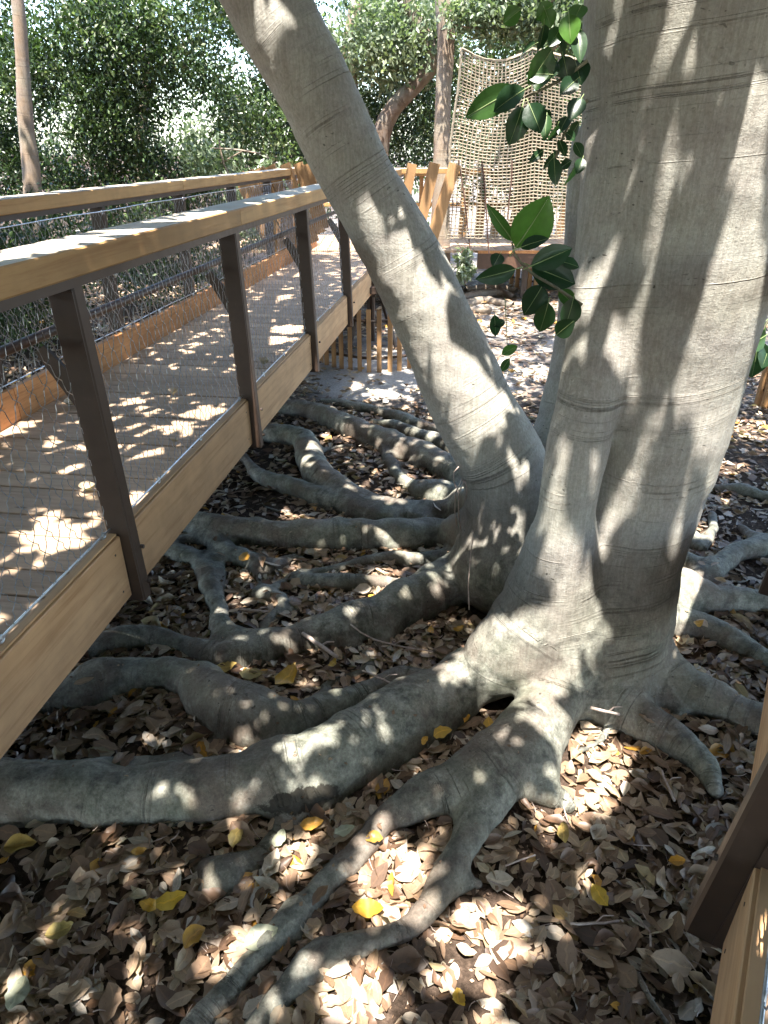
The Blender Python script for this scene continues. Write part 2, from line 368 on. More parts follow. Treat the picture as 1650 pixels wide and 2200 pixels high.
# ================================================================== FIG TREE by signed distance field
def cat(pts, rad, step):
    """smooth resample"""
    pts = np.array(pts); rad = np.array(rad)
    if len(pts) == 2: P = pts; R = rad; n = max(2, int(np.linalg.norm(P[1]-P[0])/step)); t = np.linspace(0, 1, n+1)[:, None]; return P[0]+(P[1]-P[0])*t, R[0]+(R[1]-R[0])*t[:, 0]
    Q = np.vstack([2*pts[0]-pts[1], pts, 2*pts[-1]-pts[-2]]); RR = np.concatenate([[rad[0]], rad, [rad[-1]]])
    oP = []; oR = []
    for i in range(1, len(Q)-2):
        L = np.linalg.norm(Q[i+1]-Q[i]); n = max(1, int(L/step))
        for k in range(n):
            t = k/n; a, b, c, d = Q[i-1], Q[i], Q[i+1], Q[i+2]
            oP.append(.5*((2*b)+(-a+c)*t+(2*a-5*b+4*c-d)*t*t+(-a+3*b-3*c+d)*t**3))
            oR.append(RR[i]*(1-t)+RR[i+1]*t)
    oP.append(Q[-2]); oR.append(RR[-2])
    return np.array(oP), np.array(oR)

limbs = []      # (name, pts, radii, label)
def limb(name, px, label=None, defz=None, lift=.5):
    P = []; R = []
    thin = .9 if (name == 'root' and label is None) else 1.0
    for q in px:
        u, v, wpx = q[:3]; wpx = wpx*thin
        kind, val = (q[3], q[4]) if len(q) > 3 else ('r', lift)
        if kind == 'Y': p, t = at_y(u, v, val)
        elif kind == 'z': p, t = at_z(u, v, val)
        else:
            p, t = at_z(u, v, .03)
            for _ in range(3):
                r = wpx/2*t/FPX; p, t = at_z(u, v, r*val)
        P.append(p); R.append(wpx/2*t/FPX)
    P, R = cat(P, R, .045); k = len(limbs)
    if name == 'root':      # uneven girth and a wandering course
        for i in range(len(P)):
            q = Vector((i*.045*5.0, k*3.1, 0)); m = min(1.0, i/8)
            R[i] *= 1+m*(.11*mnoise.noise(q)+.06*mnoise.noise(q*3.1))*min(1, R[i]/.05)
            P[i] = P[i]+m*R[i]*.22*np.array([mnoise.noise(q*1.3+Vector((0, 9, 0))), mnoise.noise(q*1.3+Vector((0, 19, 0))), .5*mnoise.noise(q*2+Vector((0, 29, 0)))])
    limbs.append((name, P, R, label))

# trunks
limb('trunk', [(1560, -420, 560, 'Y', 2.85), (1505, 0, 480, 'Y', 2.85), (1487, 300, 420, 'Y', 2.85), (1465, 600, 358, 'Y', 2.86), (1440, 780, 312, 'Y', 2.87), (1417, 920, 280, 'Y', 2.87), (1385, 1060, 240, 'Y', 2.87), (1350, 1200, 215, 'Y', 2.85), (1310, 1330, 240, 'Y', 2.85), (1270, 1440, 300, 'Y', 2.9)], 'broad grey upright trunk with stretch rings')
limb('trunk', [(1345, 180, 130, 'Y', 2.88), (1318, 400, 124, 'Y', 2.82), (1290, 600, 118, 'Y', 2.76), (1268, 800, 122, 'Y', 2.70), (1240, 960, 124, 'Y', 2.66), (1218, 1090, 120, 'Y', 2.66), (1200, 1200, 140, 'Y', 2.69), (1185, 1310, 175, 'Y', 2.74), (1200, 1420, 190, 'Y', 2.8)], 'narrow ridge fused to the left side of the broad trunk')
limb('trunk', [(330, -500, 190, 'Y', 3.75), (570, 0, 180, 'Y', 3.65), (655, 150, 168, 'Y', 3.62), (762, 370, 160, 'Y', 3.6), (862, 545, 160, 'Y', 3.6), (950, 735, 166, 'Y', 3.58), (1020, 885, 176, 'Y', 3.56), (1080, 1000, 186, 'Y', 3.54), (1095, 1120, 176, 'Y', 3.5), (1080, 1230, 190, 'Y', 3.5)], 'grey trunk leaning to the left with patchy light bark')
limb('trunk', [(1262, 300, 70, 'Y', 4.6), (1245, 560, 74, 'Y', 4.55), (1225, 760, 74, 'Y', 4.5), (1200, 900, 90, 'Y', 4.4), (1180, 990, 130, 'Y', 4.3)], 'pale narrow stem behind the broad trunk')
# fillers between the trunks
limb('root', [(1090, 1200, 150, 'Y', 3.4), (1180, 1260, 170, 'Y', 3.1), (1250, 1330, 180, 'Y', 2.95)])
# big front left root
limb('root', [(1195, 1180, 100, 'Y', 2.72), (1165, 1280, 150, 'Y', 2.72), (1105, 1375, 160, 'Y', 2.68), (1010, 1456, 142), (900, 1522, 140), (820, 1562, 142), (720, 1622, 144), (640, 1652, 146), (530, 1686, 136), (450, 1698, 138), (300, 1708, 128), (150, 1706, 130), (0, 1708, 130), (-160, 1700, 130), (-330, 1690, 110)], 'thickest root sweeping left from the broad trunk')
limb('root', [(420, 1650, 40), (330, 1642, 34), (200, 1650, 36), (60, 1652, 36), (-100, 1640, 36)])
limb('root', [(950, 1500, 30), (870, 1450, 34), (780, 1490, 44), (700, 1524, 60), (625, 1553, 85), (545, 1545, 122), (470, 1505, 118), (415, 1462, 88), (350, 1448, 76), (270, 1456, 76), (200, 1462, 80), (130, 1495, 50), (60, 1520, 40)], 'humped root with a flared hollow middle')
limb('root', [(205, 1450, 30), (240, 1480, 44), (190, 1500, 52), (120, 1510, 40)])
limb('root', [(1060, 1200, 130, 'Y', 3.45), (990, 1235, 118), (900, 1282, 100), (820, 1318, 88), (740, 1345, 84), (640, 1374, 72), (560, 1397, 64), (490, 1408, 52), (430, 1398, 46), (380, 1378, 46), (320, 1368, 50), (260, 1373, 60), (200, 1395, 55), (120, 1430, 40)], 'long root running left from the leaning trunk')
limb('root', [(560, 1385, 50), (510, 1372, 62), (478, 1350, 56), (468, 1300, 44), (455, 1262, 42), (440, 1230, 46), (425, 1212, 30), (400, 1195, 46), (350, 1180, 44), (300, 1170, 30)])
limb('root', [(455, 1262, 30), (472, 1240, 28), (465, 1215, 22), (440, 1198, 22)])
limb('root', [(570, 1345, 32), (590, 1325, 30), (612, 1300, 30), (608, 1284, 24), (560, 1280, 20), (545, 1282, 16)])
limb('root', [(350, 1165, 24), (385, 1163, 28), (440, 1162, 36), (490, 1185, 42), (540, 1210, 44), (575, 1222, 34), (612, 1210, 16)])
limb('root', [(558, 1215, 18), (560, 1245, 13), (556, 1275, 14)])
limb('root', [(1050, 1120, 110, 'Y', 3.6), (980, 1148, 78), (900, 1150, 74), (800, 1152, 72), (700, 1150, 72), (600, 1148, 70), (500, 1140, 68), (430, 1126, 58), (370, 1110, 50), (300, 1090, 40)], 'straight dark root behind the others')
limb('root', [(980, 1195, 46), (900, 1205, 44), (850, 1200, 38), (800, 1203, 30), (700, 1226, 18), (650, 1232, 12)])
limb('root', [(880, 1260, 30), (820, 1250, 38), (740, 1252, 42), (670, 1250, 38), (630, 1242, 22), (595, 1262, 14)])
limb('root', [(540, 920, 34), (590, 934, 46), (650, 945, 50), (675, 1000, 56), (720, 1045, 60), (780, 1078, 52), (840, 1100, 42), (910, 1120, 40)], 'green grey root bending towards the boardwalk')
limb('root', [(500, 960, 18), (530, 990, 24), (560, 1022, 34), (620, 1044, 44), (700, 1074, 48), (770, 1100, 44), (840, 1118, 36)])
limb('root', [(660, 960, 20), (655, 990, 26), (680, 1030, 30)])
limb('root', [(560, 872, 26), (610, 880, 40), (670, 886, 46), (740, 915, 54), (820, 945, 52), (900, 975, 58), (960, 1005, 64), (1030, 1050, 70)], 'long root reaching back to the boardwalk posts')
limb('root', [(828, 955, 24), (832, 980, 24), (850, 1015, 28), (880, 1042, 36), (930, 1056, 44), (990, 1075, 50)])
limb('root', [(690, 862, 14), (740, 868, 22), (800, 880, 26), (860, 898, 30), (910, 915, 26), (960, 930, 30)])
limb('root', [(800, 905, 14), (850, 915, 26), (900, 935, 36), (960, 955, 44), (1010, 985, 48)])
limb('root', [(820, 1085, 26), (870, 1095, 42), (920, 1098, 52), (980, 1105, 60), (1040, 1120, 80)])
limb('root', [(1060, 1060, 60, 'Y', 3.65), (990, 1078, 60), (945, 1060, 56), (900, 1062, 40)])
# front roots
limb('root', [(1225, 1340, 150, 'Y', 2.74), (1200, 1450, 125, 'Y', 2.6), (1185, 1510, 110), (1145, 1565, 112), (1075, 1625, 116), (985, 1675, 104), (880, 1728, 80), (800, 1792, 58), (735, 1865, 48), (660, 1940, 46), (590, 2012, 46), (520, 2090, 46), (450, 2170, 48), (390, 2245, 50)], 'front root ending in a long pale finger across the litter', None, .85)
limb('root', [(1120, 1610, 96), (1055, 1715, 78), (990, 1825, 62), (938, 1915, 54), (880, 1992, 52), (800, 2020, 50), (715, 2048, 50), (640, 2105, 52), (580, 2170, 54), (520, 2250, 54)], 'forked front root curling over the leaf litter', None, .8)
limb('root', [(940, 1570, 40), (860, 1610, 50), (790, 1650, 52), (710, 1705, 54), (640, 1750, 50), (600, 1800, 46), (545, 1850, 56), (485, 1890, 80), (450, 1930, 50)], None, None, .1)
limb('root', [(485, 1890, 60), (430, 1865, 30), (400, 1850, 24)], None, None, 0.0)
limb('root', [(1195, 1480, 80), (1165, 1570, 84), (1155, 1650, 80), (1165, 1700, 50), (1210, 1722, 22)])
limb('root', [(1270, 1400, 150, 'Y', 2.75), (1255, 1480, 100), (1320, 1512, 92), (1400, 1558, 82), (1465, 1598, 70), (1510, 1640, 56), (1530, 1680, 48), (1538, 1700, 40)], 'arched root curling right in front of the trunk')
limb('root', [(1310, 1300, 190, 'Y', 2.85), (1340, 1375, 150), (1400, 1432, 118), (1480, 1480, 96), (1560, 1518, 84), (1640, 1555, 78), (1720, 1590, 70), (1800, 1610, 60)], 'right hand root running to the railing post')
# behind on the right
limb('root', [(1330, 1230, 180, 'Y', 3.0), (1400, 1260, 130), (1470, 1275, 110), (1540, 1288, 72), (1640, 1296, 66), (1750, 1296, 60)])
limb('root', [(1380, 1320, 90), (1450, 1335, 70), (1530, 1355, 60), (1600, 1392, 60), (1660, 1425, 56), (1740, 1450, 50)])
limb('root', [(1490, 1255, 40), (1540, 1220, 46), (1590, 1185, 46), (1660, 1170, 46), (1760, 1160, 40)])
limb('root', [(1590, 1130, 16), (1610, 1150, 24), (1640, 1175, 26)])
limb('root', [(1420, 1180, 60), (1480, 1150, 36), (1500, 1175, 40), (1530, 1140, 26), (1530, 1105, 18)])
limb('root', [(1400, 1200, 80), (1470, 1205, 44), (1530, 1240, 30)])
limb('root', [(1540, 1050, 16), (1590, 1052, 30), (1650, 1068, 30), (1720, 1080, 30)])

rr_ = random.Random(5)
for u, v, ang, L, w_ in [(700, 1500, 200, 120, 12), (560, 1420, 150, 90, 10), (760, 1390, 240, 90, 12), (470, 1600, 210, 160, 13), (330, 1540, 190, 110, 12), (650, 1200, 170, 110, 12), (720, 1290, 200, 100, 12), (620, 1100, 170, 90, 10),
                        (1300, 1580, 250, 80, 12), (1420, 1480, 300, 110, 12), (1180, 1700, 290, 70, 14), (740, 1850, 200, 110, 14), (960, 1900, 330, 80, 12), (700, 2060, 250, 90, 14), (640, 1990, 130, 60, 12), (880, 1480, 120, 60, 12),
                        (860, 1330, 230, 120, 30), (800, 1430, 225, 130, 22), (900, 1000, 200, 80, 10), (760, 960, 170, 90, 12)]:
    pts = []; a = math.radians(ang)
    for k in range(6):
        pts.append((u, v, w_*(1-.11*k))); u += math.cos(a)*L/5; v -= math.sin(a)*L/5*.6*(1 if k else 1); a += rr_.uniform(-.5, .5)
    limb('root', pts, None, None, .35)
H = .016
lo = np.array([-3.1, .95, -.07]); hi = np.array([3.3, 8.0, 3.3])
dim = np.ceil((hi-lo)/H).astype(int)
acc = np.zeros(dim, np.float32); best = np.full(dim, 9.0, np.float32); lab = np.full(dim, -1, np.int8)
KB = 23.0; MG = .19
for li, (nm, P, R, lb) in enumerate(limbs):
    b0 = np.maximum(0, np.floor(((P-R[:, None]-MG).min(0)-lo)/H).astype(int)); b1 = np.minimum(dim, np.ceil(((P+R[:, None]+MG).max(0)-lo)/H).astype(int))
    if (b1 <= b0).any(): continue
    sub = np.full(b1-b0, 9.0, np.float32)
    for i in range(len(P)-1):
        a, b = P[i], P[i+1]; ra, rb = R[i], R[i+1]; rm = max(ra, rb)+MG
        c0 = np.maximum(b0, np.floor((np.minimum(a, b)-rm-lo)/H).astype(int)); c1 = np.minimum(b1, np.ceil((np.maximum(a, b)+rm-lo)/H).astype(int))
        if (c1 <= c0).any(): continue
        xs = [(lo[k]+H*np.arange(c0[k], c1[k])).astype(np.float32) for k in range(3)]
        d = b-a; dd_ = float(d@d)+1e-9
        tx = (xs[0]-a[0])*d[0]; ty = (xs[1]-a[1])*d[1]; tz = (xs[2]-a[2])*d[2]
        t = np.clip((tx[:, None, None]+ty[None, :, None]+tz[None, None, :])/dd_, 0, 1)
        q = (xs[0]-a[0])[:, None, None]-t*d[0]; r2 = q*q
        q = (xs[1]-a[1])[None, :, None]-t*d[1]; r2 += q*q
        q = (xs[2]-a[2])[None, None, :]-t*d[2]; r2 += q*q
        dist = np.sqrt(r2)-(ra+(rb-ra)*t)
        s_ = tuple(slice(c0[k]-b0[k], c1[k]-b0[k]) for k in range(3))
        np.minimum(sub[s_], dist, out=sub[s_])
    s_ = tuple(slice(b0[k], b1[k]) for k in range(3))
    acc[s_] += np.where(sub < MG, np.exp(-KB*np.minimum(sub, MG)), 0).astype(np.float32)
    m_ = sub < best[s_]
    best[s_] = np.where(m_, sub, best[s_]); lab[s_] = np.where(m_, li, lab[s_])
Fd = np.where(acc > 0, -np.log(np.maximum(acc, 1e-12))/KB, 1.0).astype(np.float32)
del acc, best
ins = Fd < 0
KZ = int(.55/H); HM = np.where(ins[:, :, :KZ].any(2), lo[2]+H*(KZ-1-np.argmax(ins[:, :, :KZ][:, :, ::-1], axis=2)), -1.0)
# naive surface nets
cnt = np.zeros(dim-1, np.int8)
for i in (0, 1):
    for j in (0, 1):
        for k in (0, 1):
            cnt += ins[i:dim[0]-1+i, j:dim[1]-1+j, k:dim[2]-1+k]
act = np.argwhere((cnt > 0) & (cnt < 8)); del cnt
cid = np.full(dim-1, -1, np.int32); cid[act[:, 0], act[:, 1], act[:, 2]] = np.arange(len(act))
corners = np.array([(i, j, k) for i in (0, 1) for j in (0, 1) for k in (0, 1)])
vals = np.stack([Fd[act[:, 0]+c[0], act[:, 1]+c[1], act[:, 2]+c[2]] for c in corners], 1)
ps = np.zeros((len(act), 3)); cn = np.zeros(len(act))
for a_ in range(8):
    for b_ in range(a_+1, 8):
        if np.abs(corners[a_]-corners[b_]).sum() != 1: continue
        va, vb = vals[:, a_], vals[:, b_]; cr = (va < 0) != (vb < 0)
        t = np.where(cr, va/(va-vb+1e-12), 0)
        ps += np.where(cr[:, None], corners[a_]+(corners[b_]-corners[a_])*t[:, None], 0); cn += cr
TVx = lo+(act+ps/cn[:, None])*H
quads = []
for ax in range(3):
    sA = [slice(None)]*3; sB = [slice(None)]*3; sA[ax] = slice(0, -1); sB[ax] = slice(1, None)
    A = ins[tuple(sA)]; B = ins[tuple(sB)]
    e = np.argwhere(A != B); o1, o2 = [k for k in range(3) if k != ax]
    e = e[(e[:, o1] > 0) & (e[:, o2] > 0) & (e[:, o1] < dim[o1]-1) & (e[:, o2] < dim[o2]-1)]
    fl = A[tuple(e.T)]
    def ci(d1, d2):
        q = e.copy(); q[:, o1] -= d1; q[:, o2] -= d2; return cid[tuple(q.T)]
    Q = np.stack([ci(1, 1), ci(0, 1), ci(0, 0), ci(1, 0)], 1)
    if ax == 1: fl = ~fl
    Q = np.where(fl[:, None], Q, Q[:, ::-1]); quads.append(Q)
TQ = np.vstack(quads)
# smooth a little, then real relief
for _ in range(2):
    sm_ = np.zeros_like(TVx); c_ = np.zeros(len(TVx))
    for k in range(4):
        np.add.at(sm_, TQ[:, k], TVx[TQ[:, (k+1) % 4]]); np.add.at(c_, TQ[:, k], 1)
        np.add.at(sm_, TQ[:, k], TVx[TQ[:, (k+3) % 4]]); np.add.at(c_, TQ[:, k], 1)
    TVx = TVx*.45+.55*sm_/np.maximum(c_, 1)[:, None]
def vnormals(V, Q):
    n = np.cross(V[Q[:, 2]]-V[Q[:, 0]], V[Q[:, 3]]-V[Q[:, 1]]); o = np.zeros_like(V)
    for k in range(4): np.add.at(o, Q[:, k], n)
    return o/(np.linalg.norm(o, axis=1, keepdims=True)+1e-12)
VN = vnormals(TVx, TQ)
vl = lab[act[:, 0], act[:, 1], act[:, 2]].astype(int)
for c in corners[1:]:
    q = lab[act[:, 0]+c[0], act[:, 1]+c[1], act[:, 2]+c[2]]; vl = np.where(vl < 0, q, vl)
vl = np.maximum(vl, 0)
along = np.zeros(len(TVx))
for li, (nm, P, R, lb) in enumerate(limbs):
    m_ = np.where(vl == li)[0]
    if not len(m_): continue
    arc = np.concatenate([[0], np.cumsum(np.linalg.norm(np.diff(P, axis=0), axis=1))])
    for s0 in range(0, len(m_), 20000):
        mm = m_[s0:s0+20000]; pv = TVx[mm]
        d2 = ((pv[:, None, :]-P[None])**2).sum(2); j = np.clip(np.argmin(d2, 1), 0, len(P)-1)
        j0 = np.clip(j-1, 0, len(P)-1); j1 = np.clip(j+1, 0, len(P)-1)
        tg = P[j1]-P[j0]; tg /= np.linalg.norm(tg, axis=1, keepdims=True)+1e-9
        along[mm] = arc[j]+((pv-P[j])*tg).sum(1)+li*7.7
m_ = (vl == 0) | (vl == 1); along[m_] = 5.0-TVx[m_, 2]+.10*TVx[m_, 0]-.06*TVx[m_, 1]
relief = np.array([(mnoise.fractal(Vector(p)*6.0, 1.0, 2.0, 4)*.0085+mnoise.noise(Vector(p)*21)*.0024)*(1.35 if p[2] < .5 else .6)+mnoise.noise(Vector(p)*2.4)*.009 for p in TVx.astype(float)])
ringd = np.sin(along*17+3*np.sin(along*5))*.0010+np.sin(along*47+5*np.sin(along*5.3))*.0004
TVx = TVx+VN*(relief+ringd)[:, None]
VN = vnormals(TVx, TQ)
qlab = vl[TQ[:, 0]]

fig = empty('fig_tree', (1.1, 2.9, 0)); tag(fig, 'huge grey fig tree with surface roots spreading over the leaf litter', 'tree')
def components(q):
    u, inv = np.unique(q, return_inverse=True); inv = inv.reshape(-1, 4); c = np.arange(len(u))
    while True:
        m = c[inv].min(1); n2 = c.copy()
        for k in range(4): np.minimum.at(n2, inv[:, k], m)
        n2 = n2[n2]
        if (n2 == c).all(): return c[inv[:, 0]]
        c = n2
for li in range(len(limbs)):      # slivers join the neighbouring part
    f = np.where(qlab == li)[0]
    if not len(f): continue
    cc = components(TQ[f]); ids, ct = np.unique(cc, return_counts=True)
    for i_ in ids[(ct < 60)]:
        g = f[cc == i_]; vs = np.unique(TQ[g]); nb = np.isin(TQ, vs).any(1); nb[g] = False; o_ = qlab[nb]
        if len(o_): qlab[g] = np.bincount(o_).argmax()
def tree_part(li, name, label):
    f = np.where(qlab == li)[0]
    if len(f) < 12: return
    cc = components(TQ[f])
    for i_ in np.unique(cc): part_mesh(TQ[f[cc == i_]], name, label)
def part_mesh(q, name, label):
    u, inv = np.unique(q, return_inverse=True)
    me = np_mesh(name, TVx[u]-np.array([1.1, 2.9, 0]), inv.reshape(-1, 4), True, {'along': along[u]})
    me.normals_split_custom_set_from_vertices([tuple(v) for v in VN[u]])
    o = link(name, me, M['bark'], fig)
    if label: o['label'] = label
for li, (nm, P, R, lb) in enumerate(limbs): tree_part(li, nm, lb)

def tree_height(x, y):
    i = np.clip(((x-lo[0])/H).astype(int), 0, dim[0]-1); j = np.clip(((y-lo[1])/H).astype(int), 0, dim[1]-1)
    inb = (x > lo[0]) & (x < hi[0]) & (y > lo[1]) & (y < hi[1])
    return np.where(inb, HM[i, j], -1.0)
del Fd, lab, ins, cid

# upper limbs that carry the crown (above the picture)
def bark_tube(name, pts, rads, parent, mat='bark', n=14, label=None, off=(0, 0, 0)):
    P, R = cat(pts, rads, .12); P = P-np.array(off)
    V = []; F = []; al = []
    acc_ = 0
    for i, p in enumerate(P):
        d = P[min(i+1, len(P)-1)]-P[max(i-1, 0)]; d /= np.linalg.norm(d)
        a = np.cross(d, [0.3, .9, .1]); a /= np.linalg.norm(a); b = np.cross(d, a)
        if i: acc_ += np.linalg.norm(P[i]-P[i-1])
        for j in range(n):
            t = 2*math.pi*j/n; q = p+(a*math.cos(t)+b*math.sin(t))*R[i]*(1+.10*mnoise.noise(Vector((p[0]*3+math.cos(t)*1.3, p[1]*3+math.sin(t)*1.3, p[2]*2))))
            V.append(q); al.append(acc_)
    for i in range(len(P)-1):
        for j in range(n): F.append((i*n+j, i*n+(j+1) % n, (i+1)*n+(j+1) % n, (i+1)*n+j))
    o = link(name, np_mesh(name, V, F, True, {'along': al}), M[mat], parent)
    if label: o['label'] = label
    return o
tp = limbs[0][1][0]; lp = limbs[2][1][0]
T1TOP = at_y(1545, -330, 2.85)[0]; T2TOP = at_y(525, -95, 3.68)[0]
fo = (1.1, 2.9, 0)
bark_tube('limb', [(1.02, 2.88, 3.1), (1.0, 2.95, 4.2), (1.15, 3.2, 5.6), (1.3, 3.5, 7.0)], [.33, .3, .24, .16], fig, off=fo)
bark_tube('limb', [(1.0, 2.95, 4.2), (.1, 2.6, 5.4), (-1.6, 1.6, 6.6), (-3, .2, 7.4)], [.2, .17, .13, .08], fig, off=fo)
bark_tube('limb', [(1.0, 2.95, 4.0), (2.1, 3.8, 5.3), (3.2, 5.6, 6.4), (4, 8, 7.2)], [.2, .17, .13, .08], fig, off=fo)
bark_tube('limb', [(-.60, 3.66, 3.2), (-1.1, 3.75, 4.4), (-2.2, 3.4, 5.8), (-3.6, 2.4, 7.0)], [.215, .2, .16, .1], fig, off=fo)
bark_tube('limb', [(-1.1, 3.75, 4.4), (-1.4, 5.2, 5.6), (-1.6, 7.4, 6.6), (-1.4, 9.4, 7.2)], [.15, .13, .1, .07], fig, off=fo)

# ---- crown of the fig: big leaves in clumps overhead, out of view, gaps cut so sunlight lands on set patches
SH = S/S[2]
lit = []      # (x, y, z, radius) sunny patches seen in the photograph
def patch(u, v, r, z=0.03, Y=None):
    p = at_y(u, v, Y)[0] if Y else at_z(u, v, z)[0]; lit.append((*p, r))
for q in [(1240, 1620, .15), (1335, 1690, .12), (1250, 1710, .13), (1285, 1590, .10), (1290, 1900, .08), (845, 1870, .17), (860, 1940, .12), (1060, 1990, .13), (1010, 2030, .10), (960, 2080, .07),
          (790, 2160, .13), (640, 1850, .09), (1445, 1350, .2), (1455, 1250, .16), (1500, 1150, .14), (1580, 1075, .12), (1180, 1770, .06), (1060, 2190, .07), (1360, 2170, .05),
          (270, 1375, .13), (390, 1200, .14), (440, 1115, .13), (500, 1080, .12), (375, 1290, .07), (520, 1210, .05), (620, 890, .16), (830, 1240, .12), (800, 1280, .08),
          (840, 1090, .11), (930, 1080, .10), (990, 1100, .14), (870, 1040, .09), (490, 1075, .1), (1560, 1000, .2), (1620, 920, .3), (1540, 1230, .03)]: patch(*q)
for q in [(635, 1612, .075, .2), (690, 1588, .07, .2), (1020, 1400, .13, .3), (1110, 1440, .14, .25), (1180, 1500, .07, .2), (960, 1450, .06, .22), (850, 1900, .05, .05), (1225, 1400, .10, .4), (1460, 1225, .2, .25), (1445, 1330, .2, .1), (1440, 1390, .12, .03), (1500, 1280, .14, .2), (1490, 1370, .12, .03), (1480, 1210, .12, .2)]: patch(*q)
for q in [(200, 900, .13), (290, 860, .13), (110, 950, .1), (60, 910, .12), (10, 930, .12), (160, 1010, .07), (200, 1050, .05), (100, 1120, .1), (60, 1160, .06), (600, 640, .25), (570, 690, .2), (640, 590, .3), (560, 730, .15), (700, 500, .4), (720, 450, .5), (700, 560, .2)]: patch(q[0], q[1], q[2]*.62, .88)
for q in [(600, 60, .12), (640, 190, .07), (630, 230, .06), (770, 420, .10), (760, 300, .06), (820, 560, .08), (800, 520, .07), (860, 650, .09), (900, 760, .09), (940, 800, .08), (970, 880, .07), (1010, 960, .08), (900, 690, .06), (1040, 900, .05),
          (1060, 960, .05), (1150, 1050, .05), (1040, 1220, .08), (1100, 1100, .05), (940, 620, .05), (1060, 1260, .05)]: patch(q[0], q[1], q[2], Y=3.42)
for q in [(1290, 200, .05), (1310, 420, .05), (1570, 420, .07), (1600, 620, .07), (1390, 640, .06), (1480, 760, .05), (1540, 860, .06), (1400, 930, .04), (1350, 1010, .04),
          (1200, 1180, .06), (1185, 950, .05), (1240, 1260, .07), (1440, 60, .05), (1300, 1080, .04)]: patch(q[0], q[1], q[2], Y=2.56)
for u in range(0, 700, 45): patch(u, 545-.2*u, .07 if u % 90 else .12, 2.2)
for u in range(0, 700, 60): patch(u, 425-.1*u, .16, 2.2)
for q in [(1080, 700, .5), (1150, 650, .6), (1180, 800, .35), (1080, 760, .4), (1040, 840, .25), (760, 825, .14), (640, 860, .2), (820, 840, .2)]: patch(*q)
lit = np.array(lit); LR = .92
# crown clumps
NC = 9800
cx = rng.uniform(-11.5, 8.5, NC); cy = rng.uniform(-12, 10.5, NC); cz_ = rng.uniform(3.9, 5.8, NC)+np.maximum(0, cy-5)*.3
per = 17
ctr = np.repeat(np.stack([cx, cy, cz_], 1), per, 0); n = len(ctr)
pos = ctr+rng.normal(size=(n, 3))*np.array([.30, .30, .20])
# thin the crown towards the back of the place, where the sun reaches the ground
gxy = pos-SH[None]*pos[:, 2:3]
keep = rng.random(n) > np.clip((gxy[:, 1]-5.5)*.25, 0, .72)*np.clip((gxy[:, 0]+.2)*1.2+np.clip(gxy[:, 1]-9, 0, 1), 0, 1)
for (x, y, z, r) in lit:
    rel = pos-np.array([x, y, z]); d = np.linalg.norm(np.cross(rel, S[None]), axis=1)
    keep &= d > r*LR+.03
pos = pos[keep]; n = len(pos)
T = leaf_template(3, .15, .2, .52)
crown = scatter('crown', T, pos-np.array(fo), rand_dirs(n, -.3), rand_dirs(n, 1.2), rng.uniform(.16, .27, n), rng.random(n))
co = link('crown', crown, M['leaf_fig'], fig); co['label'] = 'dark green leafy canopy above the view, gaps cut to place sun patches'

# ---- leafy sprigs beside the trunk: every leaf a mesh of its own
def big_leaf(parent, base, tip, wid, mat='leaf_fig', rnd=.5, face=None, fold=.25, bend=.15):
    base = Vector(base); tip = Vector(tip); d = tip-base; L = d.length; d.normalize()
    nr = Vector(face) if face is not None else Vector((0, -.7, .7)); nr = nr-d*nr.dot(d); nr.normalize(); sd = nr.cross(d)
    nr_, nc = 9, 2
    V = []; F = []
    for i in range(nr_+1):
        t = i/nr_; h = wid/2*(math.sin(math.pi*t**.9)**.75 if 0 < i < nr_ else .03)
        c = base+d*(L*t)+nr*(-bend*L*(t-.15)**2)
        for j in (-2, -1, 0, 1, 2):
            s_ = j/2; V.append(c+sd*(h*s_)+nr*(fold*abs(s_)*h+.04*h*math.sin(t*22+j)*(abs(j) == 2)))
    for i in range(nr_):
        for j in range(4): F.append((i*5+j, (i+1)*5+j, (i+1)*5+j+1, i*5+j+1))
    me = np_mesh('leaf', [tuple(v) for v in V], F, True, {'rnd': np.full(len(V), rnd)})
    o = link('leaf', me, M[mat], parent)
    mb = MB(); pts = [base-d*(L*.18)] + [base+d*(L*t)+nr*(-bend*L*(t-.15)**2+.0012) for t in (.0, .25, .5, .75, .95)]
    mb.tube(pts, [.0028*L/.2, .0028*L/.2, .0022*L/.2, .0016*L/.2, .001*L/.2, .0006*L/.2], 5)
    # midrib merged as second material on the leaf mesh keeps it one blade
    m2 = bpy.data.meshes.new('leaf'); 
    vv = [tuple(v) for v in V]+mb.v; ff = F+[tuple(i+len(V) for i in f) for f in mb.f]
    m2.from_pydata(vv, [], ff); m2.update(); m2.materials.append(M[mat]); m2.materials.append(M['vein'])
    m2.polygons.foreach_set('material_index', [0]*len(F)+[1]*len(mb.f)); m2.shade_smooth()
    a = m2.attributes.new('rnd', 'FLOAT', 'POINT'); a.data.foreach_set('value', np.full(len(vv), rnd, np.float32))
    o.data = m2
    return o
